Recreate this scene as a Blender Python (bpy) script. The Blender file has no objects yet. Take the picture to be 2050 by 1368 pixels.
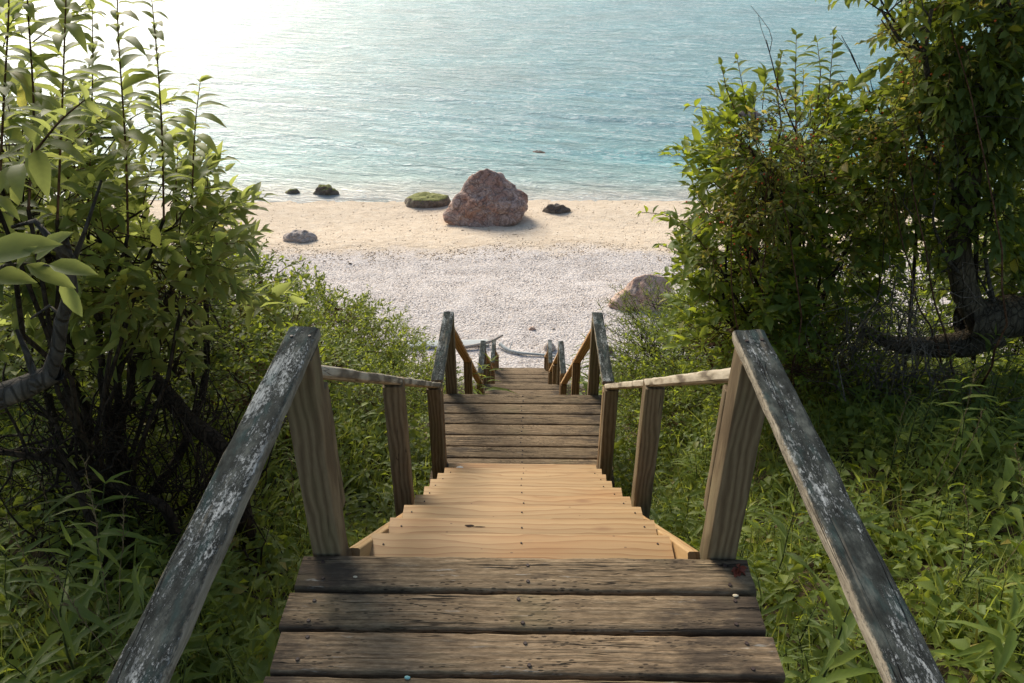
import bpy, bmesh, math, random
import numpy as np
from mathutils import Vector, Matrix, noise
R=math.radians
random.seed(5); rng=np.random.default_rng(11)
sc=bpy.context.scene; col=sc.collection
CAMZ=11.8; PITCH=31.1; F=1577.0
th=R(PITCH); ct,st=math.cos(th),math.sin(th); YAW=R(0.78)
# ------------------------------------------------------------------ helpers
def at(px,py,Y):
    """world point seen at photo position (px,py) at forward distance Y"""
    a=(px-1025)/F; b=(684-py)/F
    v=Vector((a, ct+b*st, b*ct-st))
    v=Matrix.Rotation(YAW,3,'Z')@v
    v*=Y/v.y
    return Vector((v.x,v.y,CAMZ+v.z))
def on_h(px,py,z):
    a=(px-1025)/F; b=(684-py)/F
    v=Matrix.Rotation(YAW,3,'Z')@Vector((a, ct+b*st, b*ct-st))
    v*=(z-CAMZ)/v.z
    return Vector((v.x,v.y,z))
def tag(o,label=None,cat=None,group=None,kind=None):
    if label:o['label']=label
    if cat:o['category']=cat
    if group:o['group']=group
    if kind:o['kind']=kind
    return o
def empty(name,loc,label,cat,group=None,rz=0.0,s=1.0):
    o=bpy.data.objects.new(name,None); col.objects.link(o)
    o.location=loc; o.rotation_euler.z=rz; o.scale=(s,s,s)
    o.empty_display_size=.2
    return tag(o,label,cat,group)
def link(name,me,mat=None,parent=None,loc=None):
    o=bpy.data.objects.new(name,me); col.objects.link(o)
    if mat and not me.materials: me.materials.append(mat)
    if parent is not None:o.parent=parent
    if loc is not None:o.location=loc
    return o
def npmesh(name,V,Fq,attr=None,smooth=True):
    """V (n,3), Fq (m,k) faces of equal size or list of such arrays"""
    me=bpy.data.meshes.new(name)
    V=np.asarray(V,dtype=np.float32)
    if not isinstance(Fq,list):Fq=[Fq]
    Fq=[np.asarray(f,dtype=np.int32) for f in Fq if len(f)]
    me.vertices.add(len(V)); me.vertices.foreach_set('co',V.ravel())
    tot=np.concatenate([f.ravel() for f in Fq])
    cnt=np.concatenate([np.full(len(f),f.shape[1],dtype=np.int32) for f in Fq])
    start=np.concatenate([[0],np.cumsum(cnt)[:-1]]).astype(np.int32)
    me.loops.add(len(tot)); me.loops.foreach_set('vertex_index',tot)
    me.polygons.add(len(cnt)); me.polygons.foreach_set('loop_start',start)
    me.polygons.foreach_set('use_smooth',np.full(len(cnt),smooth))
    if attr is not None:
        a=me.attributes.new('lv','FLOAT_VECTOR','POINT')
        a.data.foreach_set('vector',np.asarray(attr,dtype=np.float32).ravel())
    me.update(calc_edges=True); me.validate()
    return me
def norm(v):
    n=np.linalg.norm(v,axis=-1,keepdims=True); return v/np.maximum(n,1e-9)
# ------------------------------------------------------------------ materials
class NT:
    def __init__(s,name):
        s.m=bpy.data.materials.new(name); s.m.use_nodes=True
        s.t=s.m.node_tree; s.t.nodes.clear()
        s.out=s.t.nodes.new('ShaderNodeOutputMaterial')
    def n(s,typ,ins=None,**kw):
        x=s.t.nodes.new('ShaderNode'+typ)
        for k,v in kw.items():setattr(x,k,v)
        if ins:
            for k,v in ins.items():
                if isinstance(v,bpy.types.NodeSocket): s.t.links.new(v,x.inputs[k])
                else: x.inputs[k].default_value=v
        return x
    def math(s,op,a,b=0.0,c=None):
        d={0:a,1:b}
        if c is not None:d[2]=c
        return s.n('Math',d,operation=op).outputs[0]
    def noise(s,vec,scale,detail=4,rough=.55,dist=0.0,out=0):
        return s.n('TexNoise',{'Vector':vec,'Scale':scale,'Detail':detail,'Roughness':rough,'Distortion':dist}).outputs[out]
    def map(s,vec,scale=(1,1,1),loc=(0,0,0),rot=(0,0,0)):
        return s.n('Mapping',{'Vector':vec,'Scale':scale,'Location':loc,'Rotation':rot}).outputs[0]
    def ramp(s,f,stops,interp='LINEAR'):
        r=s.n('ValToRGB',{'Fac':f}); r.color_ramp.interpolation=interp
        e=r.color_ramp.elements
        while len(e)<len(stops):e.new(.5)
        for q,(p,c) in zip(e,stops):
            q.position=p; q.color=(*c,1) if len(c)==3 else c
        return r.outputs[0]
    def step(s,f,a,b):
        return s.n('MapRange',{'Value':f,'From Min':a,'From Max':b},clamp=True).outputs[0]
    def mix(s,f,a,b,mode='MIX'):
        x=s.n('Mix',data_type='RGBA',blend_type=mode)
        for k,v in ((0,f),(6,a),(7,b)):
            if isinstance(v,bpy.types.NodeSocket): s.t.links.new(v,x.inputs[k])
            else: x.inputs[k].default_value=(*v,1) if isinstance(v,tuple) and len(v)==3 else v
        return x.outputs[2]
    def bump(s,h,strength,dist,nrm=None):
        d={'Height':h,'Strength':strength,'Distance':dist}
        if nrm is not None:d['Normal']=nrm
        return s.n('Bump',d).outputs[0]
    def bsdf(s,colr,rough,nrm=None,spec=.3,**kw):
        d={'Base Color':colr if isinstance(colr,bpy.types.NodeSocket) else (*colr,1),'Roughness':rough,'Specular IOR Level':spec}
        if nrm is not None:d['Normal']=nrm
        d.update(kw)
        return s.n('BsdfPrincipled',d).outputs[0]
    def fin(s,sh,disp=None):
        s.t.links.new(sh,s.out.inputs[0])
        return s.m
def wood_coords(t):
    tc=t.n('TexCoord').outputs['Object']
    rnd=t.n('ObjectInfo').outputs['Random']
    off=t.n('CombineXYZ',{0:t.math('MULTIPLY',rnd,37.0),1:t.math('MULTIPLY',rnd,91.0),2:t.math('MULTIPLY',rnd,53.0)}).outputs[0]
    return t.n('VectorMath',{0:tc,1:off},operation='ADD').outputs[0],rnd,tc
def grain(t,v,sc=1.0):
    """rings + fibres, length along X"""
    warp=t.noise(t.map(v,(.9,3,3)),2.2,3,.5,out=1)
    vv=t.n('VectorMath',{0:warp,1:(0,.09,.09)},operation='MULTIPLY').outputs[0]
    v2=t.n('VectorMath',{0:t.map(v,(.18,1,1)),1:vv},operation='ADD').outputs[0]
    rings=t.n('TexWave',{'Vector':v2,'Scale':12*sc,'Distortion':3.6,'Detail':4.0,'Detail Scale':1.6,'Detail Roughness':.6},wave_type='BANDS',bands_direction='Y').outputs[1]
    fib=t.math('ADD',t.math('MULTIPLY',t.noise(t.map(v,(6,130,130)),1.5,5,.7),.6),t.math('MULTIPLY',t.noise(t.map(v,(16,60,60),loc=(3,0,0)),1.5,4,.7),.4))
    return rings,fib
def cracks(t,v,w=.012,scale=1.0):
    n=t.noise(t.map(v,(1.1,26,26)),.9*scale,3,.5)
    a=t.math('ABSOLUTE',t.math('SUBTRACT',n,.5))
    c=t.math('SUBTRACT',1.0,t.step(a,0.0,w))
    m=t.step(t.noise(t.map(v,(1.3,7,7),loc=(9,4,2)),1.6,2,.5),.5,.6)
    return t.math('MULTIPLY',c,m)
def mat_deck():
    t=NT('weathered_deck_wood'); v,rnd,tc=wood_coords(t); rings,fib=grain(t,v)
    base=t.ramp(fib,[(.30,(.065,.044,.026)),(.42,(.145,.105,.065)),(.55,(.245,.183,.118)),(.72,(.41,.325,.22))])
    tint=t.ramp(rings,[(0,(.78,.74,.70)),(.6,(1,1,1)),(1,(1.1,1.06,1.0))])
    c=t.mix(.6,base,tint,'MULTIPLY')
    tone=t.ramp(rnd,[(0,(.82,.80,.76)),(.5,(1,.98,.94)),(1,(1.14,1.10,1.06))]); c=t.mix(1.0,c,tone,'MULTIPLY')
    # dark mould patches, growing towards the ends
    sep=t.n('SeparateXYZ',{0:tc})
    ends=t.step(t.math('ABSOLUTE',sep.outputs[0]),.28,.66)
    pn=t.noise(t.map(v,(2.2,6,6)),1.6,6,.7)
    dark=t.step(t.math('ADD',pn,t.math('MULTIPLY',ends,.19)),.57,.72)
    c=t.mix(t.math('MULTIPLY',dark,.80),c,(.045,.034,.026))
    # bleached flakes
    fl=t.noise(t.map(v,(9,60,60)),1.2,5,.7)
    pale=t.math('MULTIPLY',t.step(fl,.60,.68),t.step(t.noise(t.map(v,(2,5,5),loc=(3,3,3)),2,3,.6),.48,.64))
    c=t.mix(t.math('MULTIPLY',pale,.5),c,(.50,.50,.46))
    # pits
    vo=t.n('TexVoronoi',{'Vector':t.map(v,(38,100,100)),'Scale':1.0,'Randomness':1.0}).outputs[0]
    pm=t.step(t.noise(t.map(v,(3,9,9),loc=(1,7,3)),1.2,2,.5),.47,.60)
    pits=t.math('MULTIPLY',t.math('SUBTRACT',1.0,t.step(vo,.17,.32)),pm)
    c=t.mix(t.math('MULTIPLY',pits,.75),c,(.03,.022,.016))
    ck=t.math('MAXIMUM',cracks(t,v,.013),cracks(t,t.map(v,loc=(5,5,5)),.010,.6))
    c=t.mix(t.math('MULTIPLY',ck,.9),c,(.012,.009,.007))
    # green algae hint
    ga=t.step(t.noise(v,3.5,3,.5),.58,.75); c=t.mix(t.math('MULTIPLY',ga,.25),c,(.13,.13,.06))
    h=t.math('SUBTRACT',t.math('SUBTRACT',t.math('MULTIPLY',fib,.7),t.math('MULTIPLY',ck,1.2)),t.math('MULTIPLY',pits,.5))
    h=t.math('ADD',h,t.math('MULTIPLY',rings,.2))
    fine=t.noise(t.map(v,(30,300,300)),1.6,3,.7); c=t.mix(.55,c,t.ramp(fine,[(.3,(.6,.58,.55)),(.7,(1.35,1.33,1.3))]),'MULTIPLY')
    return t.fin(t.bsdf(c,.86,t.bump(h,1.0,.005),.2))
def mat_rail():
    t=NT('lichen_crusted_rail_wood'); v,rnd,tc=wood_coords(t); rings,fib=grain(t,v)
    side=t.ramp(fib,[(.25,(.11,.09,.065)),(.5,(.27,.23,.175)),(.75,(.46,.41,.33))])
    side=t.mix(.5,side,t.ramp(rings,[(0,(.7,.68,.64)),(1,(1.1,1.1,1.08))]),'MULTIPLY')
    n1=t.noise(t.map(v,(45,120,120)),1.3,6,.85)
    n2=t.noise(t.map(v,(2.6,9,9)),1.4,4,.6)
    n3=t.noise(t.map(v,(7,16,16),loc=(5,2,8)),2.0,6,.7)
    topb=t.ramp(n3,[(.32,(.012,.013,.012)),(.5,(.032,.036,.033)),(.66,(.085,.092,.082))])
    fl=t.step(t.math('ADD',n1,t.math('MULTIPLY',t.math('SUBTRACT',n2,.5),.85)),.545,.585)
    flc=t.ramp(fib,[(.38,(.08,.09,.09)),(.62,(.55,.57,.56))])
    top=t.mix(t.math('MULTIPLY',fl,.66),topb,flc)
    teal=t.math('MULTIPLY',t.step(t.noise(t.map(v,(6,22,22),loc=(2,8,1)),1.6,4,.6),.52,.68),.42)
    top=t.mix(teal,top,(.030,.068,.068))
    wornb=t.step(t.noise(t.map(v,(1.5,20,20),loc=(7,7,7)),1.2,4,.6),.60,.72)
    top=t.mix(t.math('MULTIPLY',wornb,.5),top,side)
    nz=t.n('SeparateXYZ',{0:t.n('NewGeometry').outputs['Normal']}).outputs[2]
    edge=t.step(t.math('ADD',nz,t.math('MULTIPLY',t.math('SUBTRACT',n1,.5),1.1)),.45,.80)
    c=t.mix(edge,side,top)
    ck=cracks(t,v,.010,1.1); c=t.mix(t.math('MULTIPLY',ck,.85),c,(.012,.010,.009))
    h=t.math('ADD',t.math('MULTIPLY',fib,.5),t.math('MULTIPLY',fl,.5)); h=t.math('SUBTRACT',h,ck)
    return t.fin(t.bsdf(c,.9,t.bump(h,.9,.004),.06))
def mat_post(name,a,b,c3,green=.35):
    t=NT(name); v,rnd,tc=wood_coords(t); rings,fib=grain(t,v,1.0)
    c=t.ramp(rings,[(0,a),(.45,b),(1,c3)])
    c=t.mix(.55,c,t.ramp(fib,[(.25,(.45,.42,.4)),(.55,(1,1,1)),(.8,(1.35,1.35,1.3))]),'MULTIPLY')
    g=t.step(t.noise(t.map(v,(2,6,6)),1.3,4,.6),.5,.72)
    c=t.mix(t.math('MULTIPLY',g,green),c,(.12,.13,.055))
    ck=cracks(t,v,.008); c=t.mix(t.math('MULTIPLY',ck,.8),c,(.02,.015,.01))
    h=t.math('SUBTRACT',t.math('ADD',t.math('MULTIPLY',fib,.5),t.math('MULTIPLY',rings,.10)),ck)
    return t.fin(t.bsdf(c,.8,t.bump(h,.6,.003),.25))
def mat_newpine():
    t=NT('fresh_pine'); v,rnd,tc=wood_coords(t)
    warp=t.noise(t.map(v,(1.2,5,5)),1.6,3,.5,out=1)
    vv=t.n('VectorMath',{0:warp,1:(0,.10,.10)},operation='MULTIPLY').outputs[0]
    v2=t.n('VectorMath',{0:t.map(v,(.14,1,1)),1:vv},operation='ADD').outputs[0]
    rings=t.n('TexWave',{'Vector':v2,'Scale':11.0,'Distortion':3.5,'Detail':2.5,'Detail Scale':.9},wave_type='BANDS',bands_direction='Y',wave_profile='SAW').outputs[1]
    fib=t.noise(t.map(v,(3,120,120)),1.4,4,.6)
    c=t.ramp(rings,[(0,(.42,.275,.130)),(.55,(.40,.255,.115)),(.85,(.34,.20,.083)),(1,(.28,.155,.06))])
    tone=t.ramp(t.noise(t.map(v,(1.2,3,3),loc=(4,4,4)),1.3,2,.5),[(.3,(1.0,.86,.74)),(.5,(1,1,1)),(.7,(1.05,1.06,1.05))])
    c=t.mix(1.0,c,tone,'MULTIPLY')
    c=t.mix(1.0,c,t.ramp(rnd,[(0,(.90,.88,.86)),(1,(1.05,1.04,1.03))]),'MULTIPLY')
    c=t.mix(.4,c,t.ramp(fib,[(.3,(.75,.72,.7)),(.7,(1.12,1.12,1.12))]),'MULTIPLY')
    dirt=t.step(t.noise(t.map(v,(5,14,14)),2.3,5,.7),.60,.78); c=t.mix(t.math('MULTIPLY',dirt,.38),c,(.19,.14,.085))
    vo=t.n('TexVoronoi',{'Vector':t.map(v,(14,26,26)),'Scale':1.0}).outputs[0]
    sp=t.math('SUBTRACT',1.0,t.step(vo,.05,.09)); c=t.mix(t.math('MULTIPLY',sp,.7),c,(.10,.05,.025))
    kn=t.n('TexVoronoi',{'Vector':t.map(v,(2.4,7,7),loc=(3,1,5)),'Scale':1.0}).outputs[0]
    kk=t.math('SUBTRACT',1.0,t.step(kn,.05,.13)); c=t.mix(t.math('MULTIPLY',kk,.55),c,(.20,.09,.035))
    h=t.math('ADD',t.math('MULTIPLY',fib,.4),t.math('MULTIPLY',rings,.25))
    return t.fin(t.bsdf(c,.62,t.bump(h,.35,.002),.35))
def mat_leaf(name,c1,c2,c3,trans=.42,tcol=(.32,.42,.06),gloss=.42):
    t=NT(name)
    a=t.n('Attribute',attribute_name='lv').outputs['Vector']
    s=t.n('SeparateXYZ',{0:a})
    geo=t.n('NewGeometry')
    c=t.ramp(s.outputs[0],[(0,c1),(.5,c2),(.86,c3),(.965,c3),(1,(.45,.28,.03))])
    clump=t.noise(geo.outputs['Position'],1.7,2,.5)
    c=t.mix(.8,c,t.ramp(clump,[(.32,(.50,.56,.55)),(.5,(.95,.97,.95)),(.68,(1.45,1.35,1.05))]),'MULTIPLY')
    rib=t.math('SUBTRACT',1.0,t.step(s.outputs[1],.0,.22))
    c=t.mix(t.math('MULTIPLY',rib,.35),c,(.22,.28,.08))
    vein=t.math('SINE',t.math('ADD',t.math('MULTIPLY',s.outputs[2],52.0),t.math('MULTIPLY',s.outputs[1],-9.0)))
    c=t.mix(.5,c,t.ramp(t.math('MULTIPLY_ADD',vein,.5,.5),[(0,(.84,.84,.82)),(.75,(1.0,1.0,1.0)),(1,(1.28,1.25,1.15))]),'MULTIPLY')
    brown=t.step(t.noise(geo.outputs['Position'],24,4,.65),.69,.73); c=t.mix(t.math('MULTIPLY',brown,.7),c,(.14,.075,.02))
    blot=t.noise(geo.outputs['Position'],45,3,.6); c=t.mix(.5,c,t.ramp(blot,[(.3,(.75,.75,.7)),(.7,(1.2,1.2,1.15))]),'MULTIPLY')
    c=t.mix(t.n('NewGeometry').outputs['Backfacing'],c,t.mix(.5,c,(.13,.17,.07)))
    tc=t.mix(.5,c,tcol,'MIX')
    p=t.bsdf(c,gloss+.10,None,.26)
    tr=t.n('BsdfTranslucent',{'Color':tc}).outputs[0]
    return t.fin(t.n('MixShader',{0:trans,1:p,2:tr}).outputs[0])
def mat_bark(name,a,b,sc=1.0):
    t=NT(name); p=t.n('NewGeometry').outputs['Position']
    n=t.noise(t.map(p,(1,1,.30)),26*sc,7,.75,.6); n2=t.noise(p,5*sc,3,.6)
    c=t.ramp(n,[(.3,a),(.7,b)]); c=t.mix(.7,c,t.ramp(n2,[(.35,(.5,.5,.48)),(.65,(1.4,1.38,1.25))]),'MULTIPLY')
    fis=t.n('TexVoronoi',{'Vector':t.map(p,(1,1,.3)),'Scale':38*sc},feature='DISTANCE_TO_EDGE').outputs[0]; fi=t.math('SUBTRACT',1.0,t.step(fis,0,.12)); c=t.mix(t.math('MULTIPLY',fi,.5),c,a)
    return t.fin(t.bsdf(c,.88,t.bump(t.math('SUBTRACT',n,t.math('MULTIPLY',fi,.5)),1.0,.03),.2))
M={}
M['deck']=mat_deck(); M['rail']=mat_rail(); M['pine']=mat_newpine()
M['post']=mat_post('weathered_post_wood',(.15,.105,.060),(.21,.15,.086),(.26,.195,.115))
M['post2']=mat_post('brown_post_wood',(.19,.115,.06),(.31,.195,.10),(.40,.265,.14),.2)
M['handrail']=mat_post('grey_handrail_wood',(.16,.125,.09),(.36,.30,.22),(.50,.43,.33),.08)
M['handrail2']=mat_post('orange_handrail_wood',(.42,.23,.10),(.58,.34,.16),(.62,.40,.2),.05)
M['bark']=mat_bark('grey_bark',(.07,.06,.05),(.22,.19,.155))
M['darkbark']=mat_bark('dark_bark',(.025,.018,.013),(.10,.072,.05))
M['oldbark']=mat_bark('old_tree_bark',(.05,.038,.026),(.20,.16,.11),.8)
M['palebark']=mat_bark('pale_twig_bark',(.16,.13,.10),(.34,.29,.24))
M['redstem']=mat_bark('reddish_stem',(.13,.06,.035),(.25,.14,.08))
M['greenstem']=mat_bark('green_stem',(.07,.09,.03),(.14,.17,.06))
M['cherry']=mat_leaf('hazed_cherry_leaf',(0.11, 0.165, 0.028),(0.19, 0.245, 0.04),(0.28, 0.32, 0.06),0.6,(0.68, 0.72, 0.2))  # paler, more translucent leaf colour stands in for sunlit haze at upper left
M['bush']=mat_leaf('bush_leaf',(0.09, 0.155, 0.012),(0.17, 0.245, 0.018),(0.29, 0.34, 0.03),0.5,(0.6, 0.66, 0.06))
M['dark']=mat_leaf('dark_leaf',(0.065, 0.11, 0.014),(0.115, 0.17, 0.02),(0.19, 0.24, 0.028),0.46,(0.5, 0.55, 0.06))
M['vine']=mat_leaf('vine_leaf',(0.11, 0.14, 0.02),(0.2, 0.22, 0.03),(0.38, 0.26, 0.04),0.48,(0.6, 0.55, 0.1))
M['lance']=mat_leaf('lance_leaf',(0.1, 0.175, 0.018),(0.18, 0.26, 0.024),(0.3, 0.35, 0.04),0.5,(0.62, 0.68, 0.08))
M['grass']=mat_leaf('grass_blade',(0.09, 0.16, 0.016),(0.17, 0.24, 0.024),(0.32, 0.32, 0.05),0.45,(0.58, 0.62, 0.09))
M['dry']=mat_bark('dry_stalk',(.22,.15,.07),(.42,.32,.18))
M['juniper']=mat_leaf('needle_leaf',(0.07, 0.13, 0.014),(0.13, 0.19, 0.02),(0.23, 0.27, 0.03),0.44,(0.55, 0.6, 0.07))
# rocks
def mat_rock(name,stops,moss=0.0,wet=.75,sc=1.0):
    t=NT(name); tc=t.n('TexCoord').outputs['Object']
    w=t.noise(tc,1.2*sc,4,.6,out=1)
    v=t.n('VectorMath',{0:tc,1:w},operation='ADD').outputs[0]
    n=t.noise(t.map(v,(1,1,1.8),rot=(.5,.3,0)),1.6*sc,7,.68)
    c=t.ramp(n,stops)
    f=t.noise(tc,14*sc,6,.7); c=t.mix(.5,c,t.ramp(f,[(.3,(.5,.48,.47)),(.52,(1,1,1)),(.72,(1.45,1.42,1.4))]),'MULTIPLY')
    ck=t.n('TexVoronoi',{'Vector':v,'Scale':2.2*sc},feature='DISTANCE_TO_EDGE').outputs[0]
    ck=t.math('SUBTRACT',1.0,t.step(ck,0,.05)); c=t.mix(t.math('MULTIPLY',ck,.35),c,(.05,.03,.025))
    if moss>0:
        nz=t.n('SeparateXYZ',{0:t.n('NewGeometry').outputs['Normal']}).outputs[2]
        mm=t.step(t.math('ADD',nz,t.math('MULTIPLY',t.math('SUBTRACT',f,.5),1.6)),.55,.8)
        c=t.mix(t.math('MULTIPLY',mm,moss),c,t.ramp(f,[(.3,(.10,.12,.015)),(.7,(.38,.40,.06))]))
    h=t.math('SUBTRACT',t.math('ADD',n,t.math('MULTIPLY',f,.35)),t.math('MULTIPLY',ck,.3))
    return t.fin(t.bsdf(c,wet,t.bump(h,.9,.10),.3))
M['redrock']=mat_rock('red_brown_rock',[(.28,(.13,.08,.06)),(.38,(.30,.165,.115)),(.45,(.52,.31,.24)),(.5,(.26,.18,.145)),(.56,(.58,.42,.36)),(.61,(.38,.28,.24)),(.68,(.50,.28,.175)),(.78,(.64,.54,.47))])
M['pinkrock']=mat_rock('pink_rock',[(.3,(.50,.29,.21)),(.5,(.70,.48,.37)),(.7,(.78,.62,.51))],0,.8,1.6)
M['greyrock']=mat_rock('grey_rock',[(.3,(.09,.075,.06)),(.5,(.19,.155,.125)),(.7,(.29,.25,.20))],0,.8,1.6)
M['mossrock']=mat_rock('mossy_rock',[(.3,(.12,.10,.085)),(.5,(.22,.185,.15)),(.7,(.33,.29,.24))],.75,.8,1.4)
M['palerock']=mat_rock('pale_rock',[(.3,(.46,.37,.32)),(.5,(.62,.53,.47)),(.7,(.72,.64,.58))],0,.8,2)
M['drift']=mat_post('driftwood',(.26,.22,.19),(.40,.35,.30),(.55,.50,.44),0)
M['tealwood']=mat_post('teal_driftwood',(.34,.38,.38),(.50,.54,.53),(.62,.62,.59),0)
def flat(name,c,rough=.6):
    t=NT(name); n=t.noise(t.n('TexCoord').outputs['Object'],60,4,.6)
    return t.fin(t.bsdf(t.mix(.5,(*c,1),t.ramp(n,[(.3,(.6,.6,.6)),(.7,(1.3,1.3,1.3))]),'MULTIPLY'),rough))
M['rust']=flat('rusty_nail',(.055,.035,.028),.6); M['knot']=flat('knot_hole',(.03,.015,.008),.9)
M['redleaf']=flat('dead_red_leaf',(.17,.035,.015)); M['shell']=flat('shell_white',(.75,.73,.68)); M['cream']=flat('cream_pebble',(.62,.52,.36)); M['teal']=flat('teal_pebble',(.25,.50,.48))
M['berry']=flat('orange_berry',(.55,.10,.02),.4)
# ------------------------------------------------------------------ terrain
def interp(pts,y):
    xs=[p[0] for p in pts]; ys=[p[1] for p in pts]
    return np.interp(y,xs,ys)
GUL=[(-30,2.5),(1.2,2.45),(1.75,2.6),(4.3,4.25),(5.5,4.6),(9.4,7.55),(10.4,7.9),(13.6,10.2),(14.6,10.55),(16.6,11.0),(24,11.25),(30.7,11.8),(40,12.9),(60,16),(400,22)]
SHO=[(-30,2.0),(0.5,2.25),(2,2.5),(4,2.95),(5.2,3.45),(7,4.8),(10,7.4),(14,10.4),(16.6,11.0),(24,11.25),(30.7,11.8),(40,12.9),(60,16),(400,22)]
def sstep(x,a,b):
    t=np.clip((x-a)/(b-a),0,1); return t*t*(3-2*t)
def groundz(x,y):
    x=np.asarray(x,float); y=np.asarray(y,float)
    k=sstep(np.abs(x),.75,2.2)
    H=interp(GUL,y)*(1-k)+interp(SHO,y)*k
    wav=.05*np.sin(x*1.9+1)*np.cos(y*1.6)+.03*np.sin(x*4.1+y*3.3)
    beach=sstep(y,15.5,17.5)
    z=CAMZ-H+wav*(1-beach)*sstep(np.abs(x),.7,1.3)
    z+=beach*(.05*np.sin(x*.35+.6)+.03*np.sin(x*.9+y*.5)+ .035*np.sin(y*1.3+.4*np.sin(x*.5)))*sstep(-y,-31,-29)
    z+=beach*.02*np.sin(x*.22+1.0)
    return z
def gz(x,y): return float(groundz(x,y))
xs=np.concatenate([-np.geomspace(400,14,26),np.arange(-13.8,13.81,.2),np.geomspace(14,400,26)])
ys=np.concatenate([np.linspace(-30,-1,12),np.arange(-.8,34,.16),np.geomspace(34,400,24)])
GX,GY=np.meshgrid(xs,ys); GZ=groundz(GX,GY)
# footprints and little hollows in the sand and shingle
for j in range(GX.shape[0]):
    if 16<ys[j]<31:
        for i in range(26,GX.shape[1]-26):
            GZ[j,i]+=.028*noise.noise(Vector((xs[i]*1.5,ys[j]*1.9,3)))+.018*noise.noise(Vector((xs[i]*4.2,ys[j]*4.8,8)))
def gridfaces(ny,nx):
    i=np.arange(ny-1)[:,None]*nx+np.arange(nx-1)[None,:]
    i=i.ravel(); return np.stack([i,i+1,i+nx+1,i+nx],1)
def mat_ground():
    t=NT('bank_and_beach_ground'); p=t.n('NewGeometry').outputs['Position']; s=t.n('SeparateXYZ',{0:p})
    wob=t.noise(p,.35,4,.55)
    yy=t.math('ADD',s.outputs[1],t.math('MULTIPLY',t.math('SUBTRACT',wob,.5),3.4))
    yy=t.math('ADD',yy,t.math('MULTIPLY',t.math('SUBTRACT',t.noise(p,3.5,4,.65),.5),1.1))
    soil=t.ramp(t.noise(p,9,6,.7),[(.3,(.018,.014,.008)),(.6,(.06,.045,.026)),(.75,(.11,.085,.05))])
    litter=t.step(t.noise(p,26,4,.7),.55,.66); soil=t.mix(litter,soil,(.13,.09,.05))
    vo=t.n('TexVoronoi',{'Vector':p,'Scale':17.0})
    gc=t.ramp(t.n('SeparateXYZ',{0:vo.outputs[1]}).outputs[0],[(0,(.56,.51,.47)),(.4,(.66,.60,.56)),(.75,(.74,.68,.635)),(1,(.66,.57,.49))])
    gc=t.mix(.75,gc,t.ramp(vo.outputs[0],[(0,(1.1,1.1,1.1)),(.4,(1,1,1)),(.7,(.68,.66,.65))]),'MULTIPLY')
    big=t.noise(p,1.1,4,.6); gc=t.mix(.5,gc,t.ramp(big,[(.35,(.86,.84,.84)),(.65,(1.1,1.1,1.12))]),'MULTIPLY')
    sn=t.noise(t.map(p,(1,1.6,1)),3.0,6,.7)
    sand=t.ramp(sn,[(.3,(.57,.45,.33)),(.5,(.68,.555,.42)),(.72,(.76,.645,.51))])
    spk=t.step(t.noise(p,22,4,.7),.62,.70); sand=t.mix(t.math('MULTIPLY',spk,.35),sand,(.30,.23,.17))
    wrack=t.math('MULTIPLY',t.math('SUBTRACT',1.0,t.step(t.math('ABSOLUTE',t.math('SUBTRACT',yy,25.1)),0,.55)),t.step(t.noise(t.map(p,(.6,2.2,1)),2.6,5,.7),.5,.6))
    c=t.mix(t.step(yy,24.2,25.1),gc,sand)
    c=t.mix(t.math('MULTIPLY',wrack,.45),c,(.26,.19,.13))
    wet=t.step(s.outputs[1],29.6,30.9); c=t.mix(t.math('MULTIPLY',wet,.30),c,(.46,.38,.29))
    bank=t.step(t.math('ADD',s.outputs[1],t.math('MULTIPLY',wob,2.0)),16.8,17.5)
    c=t.mix(bank,soil,c)
    h=t.math('ADD',t.math('MULTIPLY',vo.outputs[0],-.5),t.math('MULTIPLY',sn,.9))
    h=t.math('ADD',h,t.math('MULTIPLY',t.noise(p,14,4,.7),.5))
    return t.fin(t.bsdf(c,.92,t.bump(h,.7,.07),.15))
me=npmesh('ground',np.stack([GX.ravel(),GY.ravel(),GZ.ravel()],1),gridfaces(len(ys),len(xs)))
tag(link('ground',me,mat_ground()),kind='structure')
# pebbles on the shingle: nobody could count them
def ico1():
    bm=bmesh.new(); bmesh.ops.create_icosphere(bm,subdivisions=1,radius=1)
    V=np.array([v.co[:] for v in bm.verts]); Fa=np.array([[v.index for v in f.verts] for f in bm.faces]); bm.free(); return V,Fa
IV,IF=ico1()
def pebbles(n,x0,x1,y0,y1,smin,smax,name,label,mat):
    x=rng.uniform(x0,x1,n); y=y0+(y1-y0)*rng.random(n)
    wob=.8*np.sin(x*.55+1)+.5*np.sin(x*1.3)
    keep=(y<24.4+wob*.5-rng.exponential(.5,n))&(y>16.4+.5*wob); x,y=x[keep],y[keep]; n=len(x)
    s=smin+(smax-smin)*rng.random(n)**3
    sc3=np.stack([s,s*rng.uniform(.6,1,n),s*rng.uniform(.4,.7,n)],1)
    a=rng.uniform(0,6.28,n); V=IV[None]*sc3[:,None,:]*(1+.15*rng.standard_normal((n,len(IV),1)))
    X=V[...,0]*np.cos(a)[:,None]-V[...,1]*np.sin(a)[:,None]; Y=V[...,0]*np.sin(a)[:,None]+V[...,1]*np.cos(a)[:,None]
    z=groundz(x,y)+s*.25
    P=np.stack([X+x[:,None],Y+y[:,None],V[...,2]+z[:,None]],-1).reshape(-1,3)
    Fa=(IF[None]+(np.arange(n)*len(IV))[:,None,None]).reshape(-1,3)
    at_=np.repeat(np.stack([rng.random(n)]*3,1),len(IV),0)
    o=link(name,npmesh(name,P,Fa,at_),mat); tag(o,label,'pebbles',kind='stuff'); return o
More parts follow.
